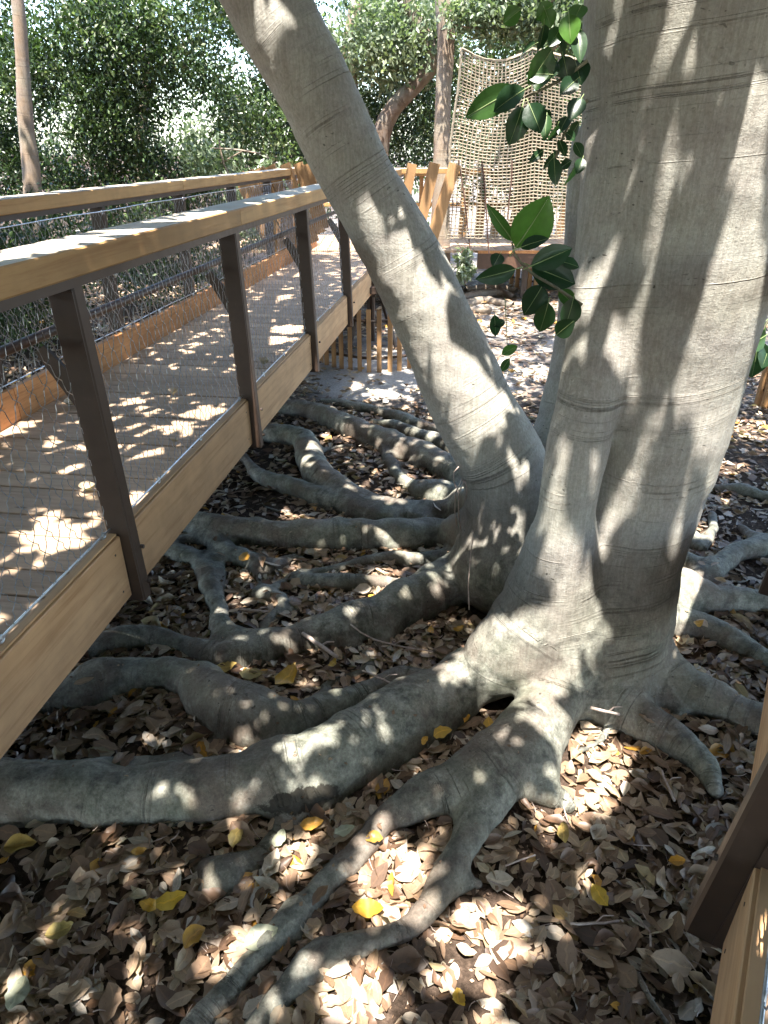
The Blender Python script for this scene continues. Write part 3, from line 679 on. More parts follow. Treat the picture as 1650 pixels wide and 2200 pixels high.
def sprig(label, stem, leaves, Yd, rad=.006, wob=.10, mat='leaf_fig'):
    offv = Vector(fo)
    pts = [Vector(at_y(u, v, Yd if len(q) < 1 else q[0])[0])-offv for u, v, *q in stem]
    P, R = cat([tuple(p) for p in pts], [rad*(1-.55*i/len(pts)) for i in range(len(pts))], .03)
    mb = MB(); mb.tube([Vector(p) for p in P], list(R), 7); b = mb.build('branch', M['vein'] if rad < .005 else M['twig'], fig, True); b['label'] = label
    for k, (u0, v0, u1, v1, wpx, rn) in enumerate(leaves):
        dy = random.uniform(-wob, wob); Y0 = Yd+dy*.5; p0, t0 = at_y(u0, v0, Y0); p1, t1 = at_y(u1, v1, Y0+random.uniform(-.06, .06))
        fc = (random.uniform(-.5, .5), -1, random.uniform(-.2, .9))
        rn = min(1, max(0, rn+random.uniform(-.12, .3)))
        big_leaf(b, Vector(p0)-offv, Vector(p1)-offv, wpx*1.17*t0/FPX, mat, rn, fc)
sprig('sprig of large dark leaves reaching left from the broad trunk', [(1250, 655), (1190, 615), (1140, 585), (1105, 545), (1100, 520)],
      [(1108, 532, 1183, 426, 78, .95), (1102, 518, 1048, 443, 24, .7), (1118, 532, 1176, 510, 26, .2), (1140, 572, 1232, 532, 44, .3), (1142, 572, 1236, 608, 58, .1), (1108, 578, 1024, 602, 36, .15),
       (1166, 612, 1128, 678, 52, .2), (1178, 650, 1160, 716, 40, .4), (1232, 640, 1216, 706, 42, .45), (1205, 562, 1246, 572, 24, .3), (1075, 545, 1060, 572, 26, .15), (1195, 720, 1232, 690, 34, .3), (1200, 625, 1236, 655, 30, .6)], 2.45)
sprig('upper sprig of glossy leaves hanging beside the broad trunk', [(1262, 130), (1215, 165), (1170, 190), (1130, 208)],
      [(1112, 188, 998, 252, 50, .55), (1128, 192, 1058, 236, 50, .05), (1122, 228, 1096, 312, 46, .15), (1136, 222, 1162, 282, 44, .2), (1186, 105, 1138, 182, 52, .6), (1168, 52, 1160, 112, 34, .2), (1196, 128, 1170, 170, 30, .3),
       (1222, 30, 1226, 92, 40, .95), (1240, 60, 1248, 130, 30, .4), (1190, 10, 1150, 40, 34, .7), (1150, 95, 1116, 116, 30, .1), (1210, 120, 1222, 175, 36, .25), (1240, 170, 1205, 200, 34, .2), (1250, 210, 1225, 255, 34, .35), (1160, 240, 1182, 262, 26, .3),
       (1205, 60, 1182, 96, 30, .5), (1250, 10, 1232, 44, 34, .8), (1175, 150, 1150, 190, 40, .5), (1180, 160, 1130, 158, 34, .3), (1120, 20, 1080, 50, 34, .9), (1170, 20, 1185, 60, 34, .9), (1200, 90, 1215, 140, 40, .1), (1235, 130, 1250, 180, 44, .2)], 2.62)
sprig('drooping twig of small dark leaves by the broad trunk', [(1262, 215), (1225, 260), (1200, 320), (1190, 350)],
      [(1190, 338, 1194, 398, 26, .1), (1236, 355, 1214, 402, 26, .1), (1168, 322, 1138, 348, 16, .2), (1204, 322, 1164, 364, 14, .2), (1228, 345, 1202, 362, 18, .1), (1200, 300, 1216, 334, 20, .1), (1234, 306, 1252, 338, 22, .3),
       (1175, 245, 1170, 300, 22, .35), (1198, 268, 1180, 306, 24, .2), (1220, 250, 1200, 285, 26, .1), (1245, 262, 1222, 300, 24, .3), (1252, 340, 1240, 372, 22, .2), (1215, 285, 1236, 300, 20, .4)], 2.66)
sprig('leafy twig peeping out right of the broad trunk', [(1690, 640), (1650, 690), (1628, 730)],
      [(1652, 604, 1618, 694, 66, .95), (1644, 690, 1604, 722, 36, .9), (1646, 720, 1608, 744, 40, .6), (1628, 730, 1618, 814, 52, .3), (1652, 742, 1640, 790, 40, .4), (1655, 650, 1690, 700, 50, .6)], 3.1)
sprig('low twig of young leaves between the two trunks', [(1085, 640), (1088, 700), (1090, 745)],
      [(1062, 676, 1066, 724, 22, .3), (1078, 762, 1112, 742, 20, .8), (1095, 770, 1075, 800, 16, .3), (1085, 690, 1060, 700, 16, .4)], 3.9, rad=.003)
# thin aerial roots hanging by the leaning trunk
for k, pp in enumerate([[(985, 1003, 3.42), (975, 1015, 3.45), (975, 1035, 3.5), (985, 1060, 3.45)], [(992, 1030, 3.4), (978, 1060, 3.42), (977, 1100, 3.5), (982, 1135, 3.55)], [(997, 1032, 3.4), (985, 1062, 3.42), (985, 1100, 3.5), (990, 1140, 3.5)], [(999, 1034, 3.4), (1003, 1050, 3.42), (1001, 1075, 3.5)],
                        [(1018, 1145, 3.28), (1010, 1200, 3.2), (1006, 1260, 3.1), (1008, 1310, 3.05)]]):
    mb = MB(); mb.tube([Vector(at_y(u, v, y)[0])-Vector(fo) for u, v, y in pp], .0035, 5); mb.build('aerial_root', M['aerial'], fig, True)

# ================================================================== BOARDWALKS
def rotz(az): return -az
def wire_net(s0, s1, zlow, zhigh, nfun, cell=.085, rise=.135, r=.0012):
    """diamond wire net on the plane n = nfun(z): two families of wavy wires"""
    mb = MB(); wd = s1-s0; hh = zhigh-zlow; slope = cell/rise
    k0 = int(-hh*slope/cell)-1; k1 = int((wd+hh*slope)/cell)+1
    for sg in (1, -1):
        for k in range(k0, k1+1):
            st = s0+k*cell if sg > 0 else s0+k*cell
            pts = []
            m = 6*max(2, int(hh/rise))
            for i in range(m+1):
                z = zlow+hh*i/m; s_ = st+sg*(z-zlow)*slope
                s_ += .009*math.sin(2*math.pi*(z-zlow)/(rise*.5)+ (0 if sg > 0 else math.pi))
                if s0 <= s_ <= s1: pts.append((nfun(z), s_, z))
                else:
                    if len(pts) > 1: mb.tube(pts, r, 3)
                    pts = []
            if len(pts) > 1: mb.tube(pts, r, 3)
    return mb

def eyebolt(parent, p, mat):
    mb = MB(); n = 10; R_ = .013
    ring = [(p[0], p[1]+R_*math.cos(2*math.pi*i/n), p[2]+.016+R_*math.sin(2*math.pi*i/n)) for i in range(n+1)]
    mb.tube(ring, .0045, 6); mb.tube([(p[0], p[1], p[2]-.004), (p[0], p[1], p[2]+.006)], .0045, 6)
    return mb.build('eyebolt', mat, parent, True)

def post_mb(s_, nb, nt_, z0, z1, wn=.108, ws=.07, tw=1.0):
    """leaning post: box profile with flange lips; nb/nt centre n at bottom/top"""
    mb = MB()
    def ring(n_, z, o):
        return [(n_-wn/2+o, s_-ws/2, z), (n_+wn/2-o, s_-ws/2, z), (n_+wn/2, s_-ws/2+o, z), (n_+wn/2, s_+ws/2-o, z), (n_+wn/2-o, s_+ws/2, z), (n_-wn/2+o, s_+ws/2, z), (n_-wn/2, s_+ws/2-o, z), (n_-wn/2, s_-ws/2+o, z)]
    o = .008; V = ring(nb, z0, o)+ring(nt_, z1, o)
    F = [(i, (i+1) % 8, 8+(i+1) % 8, 8+i) for i in range(8)]+[tuple(range(7, -1, -1)), tuple(range(8, 16))]
    mb.add(V, F)
    # thin cover plate proud of the camera side face
    mb.bar((nb+wn*.30, s_-ws/2-.004, z0+.01), (nt_+wn*.30, s_-ws/2-.004, z1-.01), wn*.36, .006, up=(0, 1, 0))
    return mb

# ---------- left boardwalk
AZ = math.radians(7.73); OX, OY = -1.12, 2.495
bw = empty('boardwalk', (OX, OY, 0), -AZ); tag(bw, 'raised timber boardwalk with wire mesh railings left of the fig tree', 'boardwalk')
posts = [0.035-1.77*2, 0.035-1.77, 0.035, 1.80, 3.57, 5.34, 7.11, 8.88]
SA, SB = -4.0, 10.7
# planks in pairs of widths
s_ = SA; k = 0
pm = {}
while s_ < 12.2:
    wdt = .185 if k % 2 == 0 else .285
    if s_ > 6: wdt = .2
    key = wdt
    L0 = -1.56; L1 = -.012
    if key not in pm:
        mb = MB(); mb.box(L0, L1, 0, wdt-.012, -.04, 0, .003); o = mb.build('plank', M['plank'], bw); pm[key] = o.data
    else:
        o = link('plank', pm[key], None, bw)
    o.location = (random.uniform(-.003, .003), s_, .88+random.uniform(-.0015, .0015))
    s_ += wdt; k += 1
def rail_side(root, sign, nface, posts, SA, SB, ztop, wmat, plate=True, net=True, zf0=.745, zf1=1.05, gus=True, pipe=True, leanb=0.0, leant=-.035, netrange=None, railw=.235, seg_lens=3.54, rail_z=(2.10, 2.192)):
    """sign=+1 means the outside of the railing is towards +n"""
    f = lambda n: nface+sign*n
    # fascia boards between the posts
    ed = [SA]+list(posts)+[SB]
    for a, b in zip(ed[:-1], ed[1:]):
        if b-a < .1: continue
        mb = MB(); n0, n1 = sorted((f(-.05), f(0.0)))
        mb.box(n0, n1, a+.042, b-.042, zf0, zf1, .004); fb_ = mb.build('fascia_board', M[wmat], root)
        ms = MB()
        for sy in (a+.10, b-.10):
            for zz in (zf0+.06, zf1-.06): ms.tube([(f(-.002), sy, zz), (f(.0015), sy, zz)], .0055, 6)
        ms.build('screws', M['steel'], root)['kind'] = 'stuff'
        # trim strip under the cable
        mb = MB(); n0, n1 = sorted((f(-.047), f(-.012))); mb.box(n0, n1, a+.043, b-.043, zf1+.002, zf1+.011, .002); mb.build('trim_strip', M['wood'], root)
    # handrail in lengths
    a = SA
    for b in [p for p in posts[1::2]]+[SB]:
        if b-a < .3: continue
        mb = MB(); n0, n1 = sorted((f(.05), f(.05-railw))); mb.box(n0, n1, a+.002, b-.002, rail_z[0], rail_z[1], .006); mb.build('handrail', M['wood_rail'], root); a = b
    mb = MB(); n0, n1 = sorted((f(.028), f(-.15))); mb.box(n0, n1, SA, SB, rail_z[0]-.036, rail_z[0]-.003); mb.build('rail_plate', M['steel'], root)
    mb = MB(); n0, n1 = sorted((f(-.24), f(-.15))); mb.box(n0, n1, SA, SB, .60, .74, 0); mb.build('beam', M['steel'], root)
    for p in posts:
        o = post_mb(p, f(leanb), f(leant), .715, rail_z[0]-.038).build('post', M['steel'], root)
        for zb in (.80, .98):
            mb = MB(); mb.tube([(f(.062+.03*(1 if sign < 0 else -1)*0), p, zb), (f(.078), p, zb)], .009, 6); mb.build('bolt', M['steel'], root)
        if gus:
            zt = 1.86; ntop = leanb+(leant-leanb)*(zt-.7)/1.36-.06
            mb = MB(); V = []
            for sy in (p-.008, p+.008):
                V += [(f(ntop+.01), sy, zt-.0), (f(-.205), sy, zt-.045), (f(-.19), sy, zt-.085), (f(ntop+.01), sy, zt-.30)] if False else [(f(ntop+.01), sy, zt-.12), (f(-.165), sy, zt-.015), (f(-.205), sy, zt-.045), (f(ntop+.01), sy, zt-.27)]
            mb.add(V, [(0, 1, 2, 3), (7, 6, 5, 4), (0, 4, 5, 1), (1, 5, 6, 2), (2, 6, 7, 3), (3, 7, 4, 0)]); mb.build('gusset', M['steel'], root)
    if pipe:
        mb = MB(); mb.tube([(f(-.19), SA+i*(SB-SA)/40, 1.872) for i in range(41)], .019, 12); mb.build('pipe_rail', M['pipe'], root, True)
    zc = zf1+.028
    nn = lambda z: f(-.03+(leant)*(z-1.05)/1.0-.01)
    for z, nmz in ((zc, 'cable'), (rail_z[0]-.062, 'cable')):
        mb = MB(); mb.tube([(nn(z), SA+i*(SB-SA)/60, z+.002*math.sin(i)) for i in range(61)], .0045, 6); mb.build(nmz, M['cable'], root, True)
    for p in posts:
        for dp in (-.09, .45, 1.0):
            if SA < p+dp < SB:
                eyebolt(root, (nn(zc), p+dp, zf1+.008), M['cable']); eyebolt(root, (nn(2.04), p+dp, rail_z[0]-.078), M['cable'])
    if net:
        nr = netrange or (SA, SB)
        for a, b in zip(ed[:-1], ed[1:]):
            if b <= nr[0] or a >= nr[1] or b-a < .2: continue
            mb = wire_net(a+.045, b-.045, zc, rail_z[0]-.062, nn, r=.0019 if a < 3 else .0019)
            me = bpy.data.meshes.new('wire_net'); me.from_pydata(mb.v, [], mb.f); me.update()
            link('wire_net', me, M['netwire'], root)
rail_side(bw, 1, 0.0, posts, SA, SB, 2.19, 'wood', netrange=(-1.9, 9))
# far railing: outside is towards -n; seen from the inside with its toe board
fp = [3.3-1.65*k for k in range(4, 0, -1)]+[3.3, 4.95, 6.55, 8.1, 9.6]
def far_rail(root, posts, SA, SB):
    nf = -1.56
    ed = [SA]+posts+[SB]
    for a, b in zip(ed[:-1], ed[1:]):
        if b-a < .1: continue
        mb = MB(); mb.box(nf-.052, nf-.003, a+.003, b-.003, .70, 1.10, .004); mb.build('toe_board', M['wood_orange'], root)
    a = SA
    for b in posts[1::2]+[SB]:
        if b-a < .3: continue
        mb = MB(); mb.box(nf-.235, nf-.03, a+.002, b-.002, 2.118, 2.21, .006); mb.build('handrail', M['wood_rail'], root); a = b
    mb = MB(); mb.box(nf-.2, nf-.05, SA, SB, 2.08, 2.115); mb.build('rail_plate', M['steel'], root)
    mb = MB(); mb.box(nf-.12, nf-.056, SA, SB, .45, .695); mb.build('beam', M['steel'], root)
    for p in posts:
        post_mb(p, nf-.12, nf-.09, .71, 2.078).build('post', M['steel'], root)
    nn = lambda z: nf-.03+.02*(z-1.1)
    for z in (1.13, 2.055):
        mb = MB(); mb.tube([(nn(z), SA+i*(SB-SA)/60, z+.003*math.sin(i)) for i in range(61)], .0045, 6); mb.build('cable', M['cable'], root, True)
    for p in posts:
        for dp in (-.09, .7): eyebolt(root, (nn(1.13), p+dp, 1.10), M['cable']); eyebolt(root, (nn(2.05), p+dp, 2.03), M['cable'])
    for a, b in zip(ed[:-1], ed[1:]):
        if b < .5 or b-a < .2: continue
        mb = wire_net(a+.045, b-.045, 1.13, 2.055, nn, r=.0018)
        me = bpy.data.meshes.new('wire_net'); me.from_pydata(mb.v, [], mb.f); me.update(); link('wire_net', me, M['netwire'], root)
far_rail(bw, fp, SA, SB)
for p in (-2.6, 1.0, 4.6, 8.0):      # cross bearers and steel legs under the deck
    mb = MB(); mb.box(-1.46, -.145, p-.04, p+.04, .66, .835); mb.build('bearer', M['steel'], bw)
for p in (-2.6, 8.6):
    for n_ in (-1.35, -.25):
        mb = MB(); mb.box(n_-.05, n_+.05, p-.05, p+.05, -.1, .655); mb.build('leg', M['steel'], bw)

# ---------- right walkway (the one the camera leans over)
AZR = math.radians(31.5); er = np.array([math.sin(AZR), math.cos(AZR)]); nr_v = np.array([er[1], -er[0]])
OR = nr_v*.207
vw = empty('walkway', (OR[0], OR[1], 0), -AZR); tag(vw, 'timber railing and deck edge at the lower right corner', 'walkway')
rp = [1.325-1.77*2, 1.325-1.77, 1.325, 3.095, 4.865]
rail_side(vw, -1, 0.0, rp, -2.6, 5.6, 2.19, 'wood', netrange=(-.6, 5.6), leanb=0.035, leant=-.06)
s_ = -2.6; k = 0
while s_ < 5.5:
    wdt = .185 if k % 2 == 0 else .285
    mb = MB(); mb.box(.012, 1.56, 0, wdt-.012, -.04, 0, .003); o = mb.build('plank', M['plank'], vw); o.location = (0, s_, .88)
    s_ += wdt; k += 1
for p in (-2.0, 1.9, 5.0):
    mb = MB(); mb.box(.15, 1.5, p-.04, p+.04, .66, .835); mb.build('bearer', M['steel'], vw)
    for n_ in (.25, 1.35):
        mb = MB(); mb.box(n_-.05, n_+.05, p-.05, p+.05, -.1, .655); mb.build('leg', M['steel'], vw)

# ---------- slatted screens on the ground
def slat_screen(label, pts, h=.85, w_=.055, d_=.05, top=True):
    c = Vector((sum(p[0] for p in pts)/len(pts), sum(p[1] for p in pts)/len(pts), 0))
    r = empty('slat_screen', c); tag(r, label, 'screen', 'slatted timber screens under the decks')
    for (x, y) in pts:
        mb = MB(); hh = h*random.uniform(.985, 1.015)
        yaw = math.atan2(y-c.y+2.0, x-c.x)+math.pi/2
        R = Matrix.Translation(Vector((x, y, -.03))-c) @ Matrix.Rotation(yaw, 4, 'Z')
        V = [(-w_/2, -d_/2), (w_/2, -d_/2), (w_/2, d_/2), (-w_/2, d_/2)]
        vv = [R @ Vector((a, b, 0)) for a, b in V]+[R @ Vector((a, b, hh-(.03 if b < 0 else 0))) for a, b in V]
        mb.add(vv, [(3, 2, 1, 0), (4, 5, 6, 7), (0, 1, 5, 4), (1, 2, 6, 5), (2, 3, 7, 6), (3, 0, 4, 7)]); mb.build('slat', M['wood_v'], r)
    for z in (.16, .62):
        mb = MB(); mb.tube([(x-c.x, y+.05-c.y, z) for x, y in pts], .018, 6); mb.build('hoop', M['steel'], r)
    return r
def arcpts(u0, u1, v0, vm, n):
    o = []
    for i in range(n):
        t = i/(n-1); u = u0+(u1-u0)*t; v = v0+(vm-v0)*math.sin(math.pi*min(1, t*.5+.0)); o.append(tuple(at_z(u, v, 0)[0][:2]))
    return o
SS = [(690, 777), (702, 782), (718, 787), (734, 790), (753, 794), (773, 797), (793, 799), (815, 799), (838, 797), (858, 795), (880, 791), (900, 785)]
slat_screen('curved screen of upright slats under the far end of the boardwalk', [tuple(at_z(u, v, 0)[0][:2]) for u, v in SS], .80)
slat_screen('row of slats below the cargo net platform', [tuple(at_z(u, v, 0)[0][:2]) for u, v in [(1098, 612), (1110, 616), (1123, 620), (1136, 622), (1149, 624), (1162, 624), (1176, 622), (1190, 620), (1206, 616), (1222, 612)]], .86, .075, .06)
slat_screen('slats at the right edge behind the broad trunk', [tuple(at_z(u, v, 0)[0][:2]) for u, v in [(1628, 866), (1642, 872), (1658, 876), (1676, 878), (1694, 878)]], .85, .06)
# steel legs and ring inside the near screen
lg = empty('pier', (*at_z(800, 745, 0)[0][:2], 0)); tag(lg, 'dark steel pier with cross struts inside the curved slat screen', 'pier')
for dx, dy in ((-.35, -.1), (.35, -.1), (0, .35)):
    mb = MB(); mb.tube([(dx, dy, -.05), (dx*.3, dy*.3, .8)], .035, 8); mb.build('leg', M['steel'], lg)
mb = MB(); mb.box(-.4, .4, -.3, .3, .78, .86); mb.build('cap_plate', M['steel'], lg)

# ---------- far platform with the cargo net and leaning boards
pf = empty('platform', (1.5, 12.8, 0)); tag(pf, 'far timber deck on a brown steel beam behind the trunks', 'platform')
s_ = -5.2; pmx = None
PX0, PX1, PY0, PY1 = -3.2, 5.6, 12.75, 15.2
x = PX0; k = 0
while x < PX1:
    if pmx is None:
        mb = MB(); mb.box(0, .19, 0, PY1-PY0, -.04, 0, .003); o = mb.build('plank', M['wood_v'], pf); pmx = o.data; o.data.materials.clear(); o.data.materials.append(M['plank'])
    else: o = link('plank', pmx, None, pf)
    o.location = (x-1.5, PY0-12.8, .90); x += .2
for y in (PY0-.02, PY1):
    mb = MB(); mb.box(.15 if y < 14 else PX0-1.5, PX1-1.5, y-12.8-.05, y-12.8, .60, .858); mb.build('beam', M['pipe'], pf)
mb = MB(); mb.box(.15, PX1-1.5, PY0-12.8-.09, PY0-12.8-.02, .862, .905); mb.build('edge_board', M['wood_orange'], pf)
for xx in (.7, 2.6, 4.4, 5.4):
    mb = MB(); mb.box(xx-1.5-.05, xx-1.5+.05, .3, .4, -.05, .6); mb.build('leg', M['steel'], pf)
# back railing of the platform, seen through the net
for xx in np.arange(-3, 5.6, 1.25):
    mb = MB(); mb.box(xx-1.5-.04, xx-1.5+.04, 2.3, 2.38, .86, 2.0); mb.build('post', M['wood_v'], pf)
for z in (2.0, 1.45):
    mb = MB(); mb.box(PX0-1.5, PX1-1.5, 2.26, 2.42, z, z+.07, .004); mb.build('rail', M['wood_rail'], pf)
for k, xx in enumerate(np.arange(1.6, 4.6, .33)):       # infill boards leaning against the back rail
    mb = MB(); mb.bar((xx-1.5, 2.2, .9), (xx-1.5+random.uniform(-.25, .25), 2.22, 1.7+random.uniform(-.2, .25)), .16, .03, up=(0, 1, 0)); mb.build('board', M['wood_v'], pf)
# handrail in front of the portal seen right of the leaning trunk
for xx0, xx1 in ((.2, 1.75),):
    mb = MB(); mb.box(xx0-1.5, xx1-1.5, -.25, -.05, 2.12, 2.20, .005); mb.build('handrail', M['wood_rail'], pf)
    for z in np.arange(1.0, 2.1, .09):
        pass
# fan of leaning boards either side of the deck end
fan = empty('board_fan', (-.9, 12.0, 0)); tag(fan, 'fan of slanting timber boards flanking the end of the boardwalk', 'fence')
def lean_board(root, u0, v0, u1, v1, Yd, wid, th=.09, mat='wood_v', off=0.0):
    a = Vector(at_y(u0, v0, Yd+off)[0])-root.location; b = Vector(at_y(u1, v1, Yd)[0])-root.location
    mb = MB(); mb.bar(a, b, wid, th, up=(.0, 1, 0.25), bev=.004); return mb.build('board', M[mat], root)
for (u0, v0, u1, v1, wd) in [(512, 372, 612, 600, .17), (532, 368, 632, 585, .17), (556, 362, 650, 560, .17), (580, 356, 662, 540, .16), (612, 352, 676, 520, .15), (640, 350, 690, 500, .14), (660, 352, 700, 490, .13)]:
    lean_board(fan, u1, v1, u0, v0, 11.9, wd)
fan2 = empty('board_fan', (1.0, 11.4, 0)); tag(fan2, 'three slanting timber posts left of the cargo net', 'fence')
for (u0, v0, u1, v1, wd) in [(886, 352, 868, 420, .14), (934, 350, 900, 470, .16), (978, 352, 918, 520, .17)]:
    lean_board(fan2, u1, v1+25, u0, v0, 11.6, wd, .11)
# cargo net
net = empty('cargo_net', (2.4, 12.5, 0)); tag(net, 'tan knotted cargo net hanging behind the broad trunk', 'net')
UN = np.linspace(958, 1275, 36); VR = 56
def net_top(u): return 100+30*math.sin(math.pi*min(1, max(0, (u-985)/165)))**1.0 if u < 1150 else 105+.25*(u-1150)
def net_left(t): return 990-34*t**.7
G = []
for i in range(VR+1):
    t = i/VR; row = []
    for j in range(37):
        s_ = j/36; ul = 992-36*t**.8+3*math.sin(t*9); ur = 1280+6*math.sin(t*5)
        u = ul+(ur-ul)*s_; vt = net_top(u); vb = 512; v = vt+(vb-vt)*t
        p = at_y(u, v, 12.45+.10*math.sin(s_*13+t*2)+.05*math.sin(s_*31))[0]
        row.append(Vector(p)-net.location+Vector((random.uniform(-.006, .006), 0, random.uniform(-.006, .006))))
    G.append(row)
mb = MB()
for j in range(37): mb.tube([G[i][j] for i in range(VR+1)], .0095 if 0 < j < 36 else .02, 4)
for i in range(VR+1): mb.tube([G[i][j] for j in range(37)], .0088 if i else .02, 4)
me = bpy.data.meshes.new('mesh_ropes'); me.from_pydata(mb.v, [], mb.f); me.update(); o = link('rope_mesh', me, M['rope'], net); o['kind'] = 'stuff'
for uu, u2, vb in ((985, 1013, 545), (1035, 1052, 545), (1100, 1092, 470)):
    mb = MB(); mb.tube([Vector(at_y(uu+(u2-uu)*t+1.5*math.sin(t*5), 345+(vb-345)*t, 12.35)[0])-net.location for t in np.linspace(0, 1, 10)], .012, 6); mb.build('tie_rope', M['rope_dark'], net)

# ================================================================== BACKGROUND TREES
def far_trunk(root, px, Yd, mat, name='trunk', n=12):
    P = []; R = []
    for q in px:
        Y_ = q[3] if len(q) > 3 else Yd
        p, t = at_y(q[0], q[1], Y_); P.append(p-np.array(root.location)); R.append(q[2]/2*t/FPX)
    return bark_tube(name, P, R, root, mat, n)
def crown_mesh(root, blobs, nl, size, mat, name='crown', drop=.25, clump=14, cs=.28):
    """leaves gathered in twig clumps inside soft ellipsoids (x,y,z,rx,ry,rz,weight) - uneven, with gaps"""
    wts = np.array([b[3]*b[5]*(b[6] if len(b) > 6 else 1) for b in blobs]); wts /= wts.sum()
    nc = nl//clump; bi = rng.choice(len(blobs), nc, p=wts); B = np.array([b[:6] for b in blobs])[bi]
    d = rng.normal(size=(nc, 3)); d /= np.linalg.norm(d, axis=1, keepdims=True); rr = rng.random(nc)**.45
    cc = B[:, :3]+d*rr[:, None]*B[:, 3:6]
    hole = np.sin(cc[:, 0]*2.3+1.0*np.sin(cc[:, 2]*2.9))+np.sin(cc[:, 2]*3.1+cc[:, 1])
    cc = cc[hole > -.9]; nc = len(cc)
    tw = rand_dirs(nc, -.5)
    rn = np.clip(rng.normal(.45, .22, nc), 0, 1)
    pos = np.repeat(cc, clump, 0)+np.repeat(tw, clump, 0)*rng.uniform(-1, 1, (nc*clump, 1))*cs+rng.normal(size=(nc*clump, 3))*cs*.35
    n = len(pos); ax = np.repeat(tw, clump, 0)+rng.normal(size=(n, 3))*.7; ax[:, 2] -= drop
    ok = pos[:, 2] > .05; pos = pos[ok]; ax = ax[ok]; n = len(pos)
    rv = np.clip(np.repeat(rn, clump)[ok]+rng.normal(0, .12, n), 0, 1)
    me = scatter(name, KITE, pos-np.array(root.location), ax, rand_dirs(n, .7), rng.uniform(.7, 1.3, n)*size, rv, smooth=False)
    return link(name, me, M[mat], root)
def tree(name, label, loc, trunks, blobs, nl, size, mat='leaf_far', bark='bark_far', cs=.28, group='trees behind the boardwalk'):
    r = empty(name, loc); tag(r, label, 'tree', group)
    for t in trunks: far_trunk(r, t[0], t[1], bark, t[2] if len(t) > 2 else 'trunk')
    crown_mesh(r, blobs, nl, size, mat, cs=cs)
    return r
tree('evergreen_tree', 'evergreen with a straight pale peeling trunk at the far left', (-7.5, 14, 0),
     [([(20, -150, 26), (38, 0, 26), (48, 130, 28), (55, 260, 32), (68, 380, 36), (85, 620, 44), (95, 800, 50)], 12.5)],
     [(-7.8, 15.5, 4.2, 2.0, 1.2, 2.2, 1), (-6.2, 15.0, 5.0, 2.0, 1.2, 1.2, 1), (-9.5, 15, 3, 1.6, 1, 2.5, 1), (-7.6, 15.6, 2.4, 1.8, .8, 1.2, 1.2)], 35625, 0.100)
tree('evergreen_tree', 'dense dark evergreen curtain left of the leaning trunk', (-4.5, 16, 0),
     [([(330, -150, 20), (320, 100, 20), (300, 350, 24), (290, 700, 30)], 17)],
     [(-5.0, 14.5, 3.6, 2.3, 1.0, 1.4, 1.2), (-3.8, 13.9, 4.6, 1.8, .9, .9, 1.2), (-5.5, 15.2, 2.0, 2.2, 1.0, 1.6, 1.0), (-3.2, 15.0, 2.2, 1.6, 1, 1.6, 1)], 54625, 0.093)
tree('evergreen_tree', 'sparser evergreen showing sky behind the leaning trunk top', (-1.5, 17, 0),
     [([(560, -150, 22), (600, 60, 24), (640, 330, 26), (650, 700, 40)], 18), ([(600, 330, 26), (560, 250, 20), (500, 200, 12)], 18, 'limb')],
     [(-2.2, 16.5, 4.4, 1.9, 1.0, 1.6, .8), (-1.6, 17, 2.8, 2.2, 1.0, 1.4, 1.0), (-3.0, 17, 4.2, 1.6, 1.0, 1.6, .7)], 30875, 0.093)
tree('gum_tree', 'tall pale barked tree beside the cargo net', (1.2, 13.4, 0),
     [([(950, -200, 40), (955, 0, 42), (958, 100, 38), (953, 200, 34), (948, 340, 36), (945, 560, 44), (940, 700, 54)], 13.4)],
     [(.2, 14.6, 4.2, 1.4, .8, .7, .8), (2.2, 13.4, 4.6, 1.3, .7, .55, 1)], 15437, 0.108, 'leaf_grey')
tree('twisted_tree', 'dark twisted tree limb between the two trunks', (.4, 15.4, 0),
     [([(985, 40, 26), (940, 125, 34), (890, 185, 34), (840, 240, 38), (815, 320, 42), (800, 520, 54), (790, 700, 60)], 14.4), ([(940, 130, 40), (900, 60, 34), (850, -40, 30)], 14.4, 'limb')],
     [(.3, 16.6, 3.4, 1.8, 1.0, 1.6, 1), (.8, 16.4, 4.7, 1.5, .9, .8, 1)], 26125, 0.084, bark='bark_dark')
tree('pale_tree', 'slender pale barked tree rising right of the leaning trunk', (-.6, 14.8, 0),
     [([(790, -100, 30), (765, 20, 34), (748, 110, 30), (760, 200, 24), (790, 300, 28), (800, 600, 40)], 14.8)],
     [(-.5, 15.6, 4.6, 1.2, .7, .7, 1)], 8312, 0.084)
tree('evergreen_tree', 'green tree filling the gap behind the cargo net', (3.8, 17.5, 0),
     [([(1120, -150, 26), (1130, 200, 28), (1140, 520, 40)], 17.5)],
     [(2.6, 14.8, 3.0, 1.6, .6, 1.8, 1.2), (3.3, 17.0, 4.4, 2.2, 1.0, 1.4, 1), (4.6, 17, 2.5, 2.2, 1.0, 1.5, .7), (2.2, 18.0, 3.0, 1.6, 1.0, 1.6, .6)], 38000, 0.100)
tree('evergreen_tree', 'shaded evergreen beyond the right edge slats', (6.5, 13, 0),
     [([(1760, 100, 36), (1750, 500, 40), (1745, 850, 60)], 10.5)],
     [(6.8, 13, 3.0, 1.8, 1.2, 2.4, 1)], 16625, 0.108)
tree('tall_shrub', 'bright green shrub seen through the left mesh panels', (-4.6, 11, 0),
     [([(150, 520, 12), (150, 800, 16)], 10.5, 'stem')],
     [(-4.9, 9.6, .9, 1.7, 1.0, 1.0, 1), (-3.7, 12.2, 1.0, 1.4, .9, 1.0, .8), (-6.6, 10.5, 1.2, 1.4, 1, 1.2, .7)], 28500, 0.077, group='shrubs behind the railing')
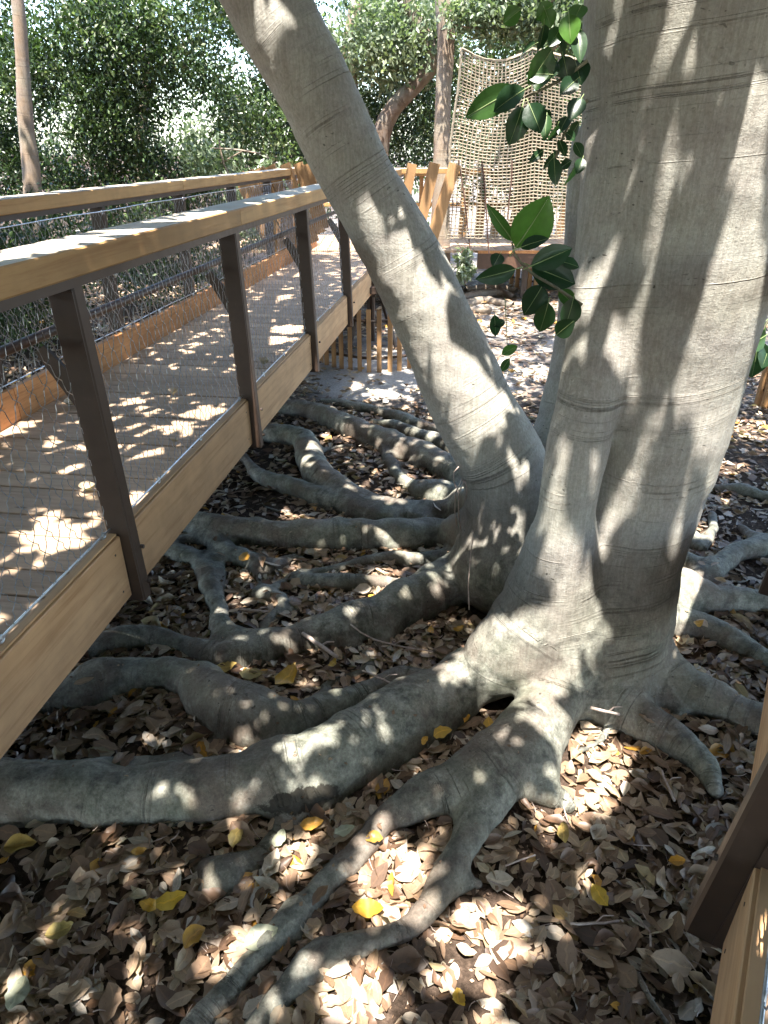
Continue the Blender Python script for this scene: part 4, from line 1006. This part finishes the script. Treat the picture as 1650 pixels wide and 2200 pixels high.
tree('tall_shrub', 'silvery shrub with pale twigs above the far handrail', (-2.9, 12.6, 0),
     [([(500, 390, 5), (480, 350, 4), (470, 300, 3)], 12.0, 'stem'), ([(560, 330, 3), (510, 322, 4), (455, 318, 3)], 12.0, 'stem'), ([(475, 350, 3), (520, 325, 3)], 12.0, 'stem')],
     [(-2.9, 12.2, 2.3, .55, .4, .6, 1), (-2.2, 13.1, 1.6, .8, .5, .7, 1)], 4512, 0.100, 'leaf_grey', cs=.16, group='shrubs behind the railing')
tree('tall_shrub', 'pale sunlit sprays of leaves above the cargo net', (2.2, 12.7, 0),
     [([(1240, -30, 8), (1130, 30, 6), (1040, 60, 4), (960, 50, 3)], 12.9, 'stem'), ([(1250, 60, 6), (1180, 110, 5), (1120, 130, 3)], 12.9, 'stem')],
     [(1.7, 12.9, 4.35, .9, .35, .32, 1), (3.2, 12.9, 4.2, .9, .4, .5, 1)], 6175, 0.100, 'leaf_grey', cs=.16, group='shrubs behind the railing')
tree('low_shrub', 'small sunlit shrub in the gap right of the leaning trunk', (1.9, 12.9, 0),
     [([(1000, 610, 5), (1003, 570, 4)], 12.3, 'stem')],
     [tuple(at_y(997, 575, 12.2)[0])+(.22, .15, .28, 1)], 420, .10, 'leaf_grey', cs=.08, group='shrubs behind the railing')
# far wood that closes the view
fw = empty('far_wood', (0, 24, 0)); fw['kind'] = 'stuff'; 
bl = [(x, 23+rng.uniform(-1, 2), rng.uniform(.8, 4.2), 2.4, 1.2, 2.0, 1) for x in np.arange(-15, 16, 2.0)]+[(x, 24, rng.uniform(4.2, 5.6), 1.6, 1.2, 1.2, .6) for x in np.arange(-14, 15, 3.1)]
COL.objects.unlink(fw); bpy.data.objects.remove(fw)
dummy = empty('x', (0, 24, 0)); o = crown_mesh(dummy, bl, 26000, .17, 'leaf_far', 'far_wood', cs=.5); o.parent = None; o.location = (0, 24, 0); o['kind'] = 'stuff'; tag(o, 'distant wood of evergreen foliage closing the view', 'trees')
bpy.data.objects.remove(dummy)
# surface roots of the trees at the back
br = empty('surface_roots', (1.9, 11.8, 0)); tag(br, 'three grey roots lying on the sunny ground behind the trunks', 'roots')
for px in [[(985, 640, 14), (1030, 632, 18), (1080, 630, 16), (1105, 640, 12)], [(990, 655, 16), (1040, 645, 18), (1075, 652, 18), (1102, 656, 14)], [(1010, 665, 14), (1050, 668, 16), (1045, 660, 14)], [(1000, 622, 12), (1060, 616, 14), (1110, 624, 10)]]:
    P = []; R = []
    for u, v, w_ in px:
        p, t = at_z(u, v, .05); P.append(p-np.array(br.location)); R.append(w_/2*t/FPX)
    bark_tube('root', P, R, br, 'bark_far', 10)

# ================================================================== LEAF LITTER
def litter_zone(n, xr, yr, size, T, dens=None, name='leaf_litter', zspread=.035, tilt=.45, onroot=.012, roothi=.12):
    x = rng.uniform(*xr, n); y = rng.uniform(*yr, n)
    # keep only what the wedge of view could plausibly see
    ok = (np.abs(x) < 1.0+y*.78)
    h = tree_height(x, y)
    g = gz(x, y)
    ok &= (h < g+.035) | ((h < roothi) & (rng.random(n) < onroot)) 
    dn = np.sin(x*3.1+np.sin(y*2.3))*np.sin(y*2.7+np.cos(x*2.9))+.5*np.sin(x*7.3+y*3)*np.sin(y*6.1-x)-.1
    ok &= rng.random(n) < (.95+.5*dn if dens is None else dens(x, y)*(.85+.5*dn))
    x, y, h, g = x[ok], y[ok], h[ok], g[ok]; n = len(x)
    z = np.maximum(g, np.where(h > g+.035, h, g))+rng.random(n)**1.3*zspread+.004
    nr = rand_dirs(n, 0)*tilt; nr[:, 2] = 1.0
    steep = rng.random(n) < .12; nr[steep, 2] = .35
    a = rng.uniform(0, 2*np.pi, n); ax = np.stack([np.cos(a), np.sin(a), rng.normal(0, .15, n)], 1)
    rv = np.clip(rng.beta(1.7, 1.8, n)*.96, 0, .955); yl = rng.random(n) < .012; rv[yl] = .965
    sgn = np.where(rng.random(n) < .5, 1, -1)
    return dict(pos=np.stack([x, y, z], 1), ax=ax, nr=nr*1.0, size=(.35+1.0*rng.beta(1.5, 2.2, n))*size, rnd=rv, wid=rng.uniform(.62, 1.35, n), curl=rng.uniform(-.5, 1.7, n))
TN = dry_templates(20, 5)
A = litter_zone(31000, (-3.3, 3.4), (.55, 4.2), .10, TN)
# the largest near leaves become leaves of their own
px_size = A['size']/(A['pos'][:, 1]*cP+(CH-A['pos'][:, 2])*sP)
ppx = 825+FPX*A['pos'][:, 0]/(A['pos'][:, 1]*cP+(CH-A['pos'][:, 2])*sP)
ppy = 1100-FPX*(A['pos'][:, 1]*sP-(CH-A['pos'][:, 2])*cP)/(A['pos'][:, 1]*cP+(CH-A['pos'][:, 2])*sP)
inv_ = (ppx > 10) & (ppx < 1640) & (ppy < 2190)
score = np.where(inv_, px_size*(.6+A['pos'][:, 2]*9), 0)
top = np.argsort(-score)[:280]; mask = np.ones(len(score), bool); mask[top] = False
def sub(D, m): return {k: v[m] for k, v in D.items()}
R_ = sub(A, mask)
o = link('leaf_litter', scatter('leaf_litter', TN, R_['pos'], R_['ax'], R_['nr'], R_['size'], R_['rnd'], R_['wid'], True, R_['curl']), M['litter'], ground); o['kind'] = 'stuff'
TB = dry_templates(24, 7)
for i in top:
    p = A['pos'][i]; one = scatter('leaf', TB, np.zeros((1, 3)), A['ax'][i:i+1], A['nr'][i:i+1], A['size'][i:i+1]*1.12, A['rnd'][i:i+1], A['wid'][i:i+1], True, A['curl'][i:i+1])
    o = link('leaf', one, M['litter'], ground); o.location = (p[0], p[1], p[2]+.006)
B_ = litter_zone(30000, (-5.5, 7), (4.2, 8.5), .10, dry_templates(8, 2), lambda x, y: np.clip(1-1.0*np.exp(-(((x-.2)*.6)**2+(y-8.2)**2)), 0, 1))
C_ = litter_zone(16000, (-8, 9), (8.5, 15.5), .15, dry_templates(8, 2), lambda x, y: .8-.75*np.exp(-(((x-.2)*.6)**2+(y-8.3)**2)))
for D_ in (B_, C_):
    o = link('leaf_litter', scatter('leaf_litter', dry_templates(8, 2), D_['pos'], D_['ax'], D_['nr'], D_['size'], D_['rnd'], D_['wid'], True, D_['curl']), M['litter'], ground); o['kind'] = 'stuff'

D_ = litter_zone(26000, (-3.3, 3.4), (.55, 4.6), .024, None, zspread=.012, tilt=.7, onroot=.10, roothi=.3)
o = link('leaf_litter', scatter('leaf_litter', dry_templates(8, 2, wid=.6), D_['pos'], D_['ax'], D_['nr'], D_['size'], D_['rnd']*.7, D_['wid'], False, D_['curl']), M['litter'], ground); o['kind'] = 'stuff'
D_ = litter_zone(3600, (-3.3, 3.4), (.55, 5.0), .1, None, zspread=.03, tilt=.5)
mb = MB()
for p, a, L in zip(D_['pos'], D_['ax'], D_['size']):
    c = Vector(p)+Vector((0, 0, .008)); d = Vector(a)*L*.7; q = Vector((-a[1], a[0], .2))*L*random.uniform(-.12, .12); r = random.uniform(.0009, .0026)
    mb.tube([c-d*.5, c-d*.15+q, c+d*.2+q, c+d*.5], [r, r, r*.8, r*.5], 3)
me = bpy.data.meshes.new('stalks'); me.from_pydata(mb.v, [], mb.f); me.update(); o = link('leaf_stalks', me, M['aerial'], ground); o['kind'] = 'stuff'
# ---- coloured fallen leaves, each its own thing
YL = [(365, 1935, 62, 20, .0, 'large yellow leaf with a dark spot left of the pale root finger'), (322, 1945, 40, -25, .25, 'orange yellow leaf tucked beside the large yellow leaf'), (670, 1770, 45, 10, .55, 'round orange leaf below the thickest root'),
      (804, 1800, 34, 0, .6, 'small round orange leaf by the foot of the forked root'), (792, 1950, 60, -5, .3, 'bright orange leaf lying between the two root fingers'), (617, 1455, 62, 60, .2, 'ragged mottled yellow leaf in the hollow between roots'),
      (485, 1433, 42, 5, .75, 'pale yellow oval leaf right of the humped root'), (540, 1447, 46, -8, .85, 'olive leaf beside the pale yellow oval leaf'), (1290, 1925, 48, -70, .0, 'glowing yellow leaf in a sun patch at lower right'),
      (1210, 1785, 44, 80, .75, 'yellow green leaf below the arched root'), (1455, 1850, 32, 0, .5, 'small golden leaf near the railing post'), (950, 1570, 38, 20, .15, 'yellow leaf in the fork above the front root'),
      (1000, 1540, 26, 80, .4, 'small orange leaf on the left of the front fork'), (1050, 1552, 30, 90, .2, 'yellow leaf standing on edge beside the fork'), (912, 1590, 22, 60, .3, 'tiny yellow leaf left of the fork cluster'),
      (507, 1795, 42, 80, .8, 'tan and yellow leaf just below the thickest root'), (600, 1800, 38, 70, 1.0, 'pale cream leaf near the sunken root stub'), (415, 2010, 48, 50, .6, 'orange brown leaf in the lower left litter'),
      (40, 2130, 58, 85, 1.0, 'pale blue green leaf at the lower left corner'), (560, 2012, 66, 28, 1.0, 'silvery green leaf against the pale root finger'), (925, 1355, 20, 80, .3, 'small orange leaf behind the front root'), (985, 1350, 22, 20, .3, 'second orange leaf behind the front root'),
      (715, 1425, 24, 60, .1, 'yellow leaf below the fallen grey twig'), (1500, 1340, 22, 20, .6, 'golden leaf beyond the right hand root'), (740, 1783, 40, 20, 1.0, 'whitish leaf right of the round orange leaf'), (300, 1830, 30, 10, .6, 'little golden leaf left of the yellow pair'),
      (130, 2000, 50, 25, .8, 'buff leaf in the left litter'), (45, 1815, 60, 8, .7, 'dull olive gold leaf under the thickest root at far left'), (985, 2150, 34, -70, .1, 'yellow leaf near the bottom edge')]
for k, (u, v, wpx, ang, rn, lb) in enumerate(YL):
    p, t = at_z(u, v, .066); hh = float(tree_height(np.array([p[0]]), np.array([p[1]]))[0])
    if hh > .05: p, t = at_z(u, v, hh+.012)
    L = wpx*t/FPX*1.15; a = math.radians(ang)
    me = scatter('fallen_leaf', dry_templates(1, 9, .3, .5, .56), np.zeros((1, 3)), np.array([[math.cos(a), math.sin(a), .08]]), np.array([[random.uniform(-.25, .25), -.25, 1.0]]), np.array([L]), np.array([rn]), np.array([1.15]), True, np.array([1.0]))
    o = link('fallen_leaf', me, M['leaf_yellow']); o.location = tuple(p); tag(o, lb, 'fallen leaf', 'coloured leaves lying on the litter')
# leaves on the decks
DL = [(395, 1047-0, 34, 'curled tan leaf on the deck planks'), (190, 1052, 30, 'tan curled leaf near the left boards of the deck'), (372, 848, 26, 'brown leaf on the deck behind the near post'), (155, 870, 26, 'dry leaf lying in the sunny strip of deck'), (567, 782, 26, 'green yellow leaf on the deck beside the edge board'), (375, 950, 16, 'dark round fruit coloured leaf on the deck')]
for u, v, wpx, lb in DL:
    p, t = at_z(u, v, .892); a = random.uniform(0, 3)
    me = scatter('fallen_leaf', leaf_template(8, .5, .6, .62), np.zeros((1, 3)), np.array([[math.cos(a), math.sin(a), .05]]), np.array([[.2, -.2, 1.0]]), np.array([wpx*t/FPX*1.2]), np.array([.72]), np.array([1.15]), True, np.array([1.6]))
    o = link('fallen_leaf', me, M['litter']); o.location = tuple(p); tag(o, lb, 'fallen leaf', 'dry leaves on the boardwalk deck')
# ---- fallen twigs
TW = [([(650, 1362), (690, 1388), (725, 1412)], 10, 'short grey twig lying across the long root', .12), ([(752, 1342), (800, 1372), (860, 1388), (930, 1400)], 4, 'thin forked twig behind the front root', .10), ([(780, 1440), (870, 1480)], 4, 'fine straight twig above the thickest root', .12),
      ([(1225, 1983), (1280, 1985), (1340, 1978)], 6, 'slender twig among the lower right litter', .04), ([(1365, 2090), (1400, 2150), (1440, 2210)], 14, 'grey forked stick at the bottom right', .04), ([(1350, 1960), (1395, 2000), (1398, 2035)], 6, 'bent pale stalk near the railing post', .04),
      ([(1450, 1720), (1420, 1655)], 5, 'thin stalk left of the railing post', .04), ([(330, 1580), (400, 1535)], 12, 'dark stick in the hollow under the humped root', .04), ([(295, 1245), (370, 1240), (395, 1228)], 14, 'dark stick beside the near post foot', .04), ([(1270, 1520), (1330, 1535)], 7, 'pale twig under the arched root', .05),
      ([(515, 1310), (575, 1315)], 9, 'short twig between the small roots', .04), ([(1085, 1860), (1150, 1835)], 4, 'thin leaf stalk on the litter', .04)]
for pts, wpx, lb, z in TW:
    P = []; t_ = 3
    for u, v in pts:
        p, t_ = at_z(u, v, z); hh = float(tree_height(np.array([p[0]]), np.array([p[1]]))[0])
        if hh > z: p, t_ = at_z(u, v, hh+.01)
        P.append(p)
    r = wpx/2*t_/FPX; c = P[0].copy(); Q, RR = cat([q-c for q in P], [r*(1-.3*i/len(P)) for i in range(len(P))], .03)
    Q = Q+rng.normal(0, .0015, Q.shape)
    mb = MB(); mb.tube([Vector(q) for q in Q], list(RR), 7)
    if len(Q) > 5:
        m_ = len(Q)//2; mb.tube([Vector(Q[m_]), Vector(Q[m_])+Vector((.03, .02, .01)), Vector(Q[m_])+Vector((.07, .02, .012))], [r*.6, r*.5, r*.3], 5)
    o = mb.build('twig', M['aerial'] if wpx < 11 else M['bark_dark'], None, True); o.location = tuple(c); tag(o, lb, 'twig', 'twigs fallen on the litter')
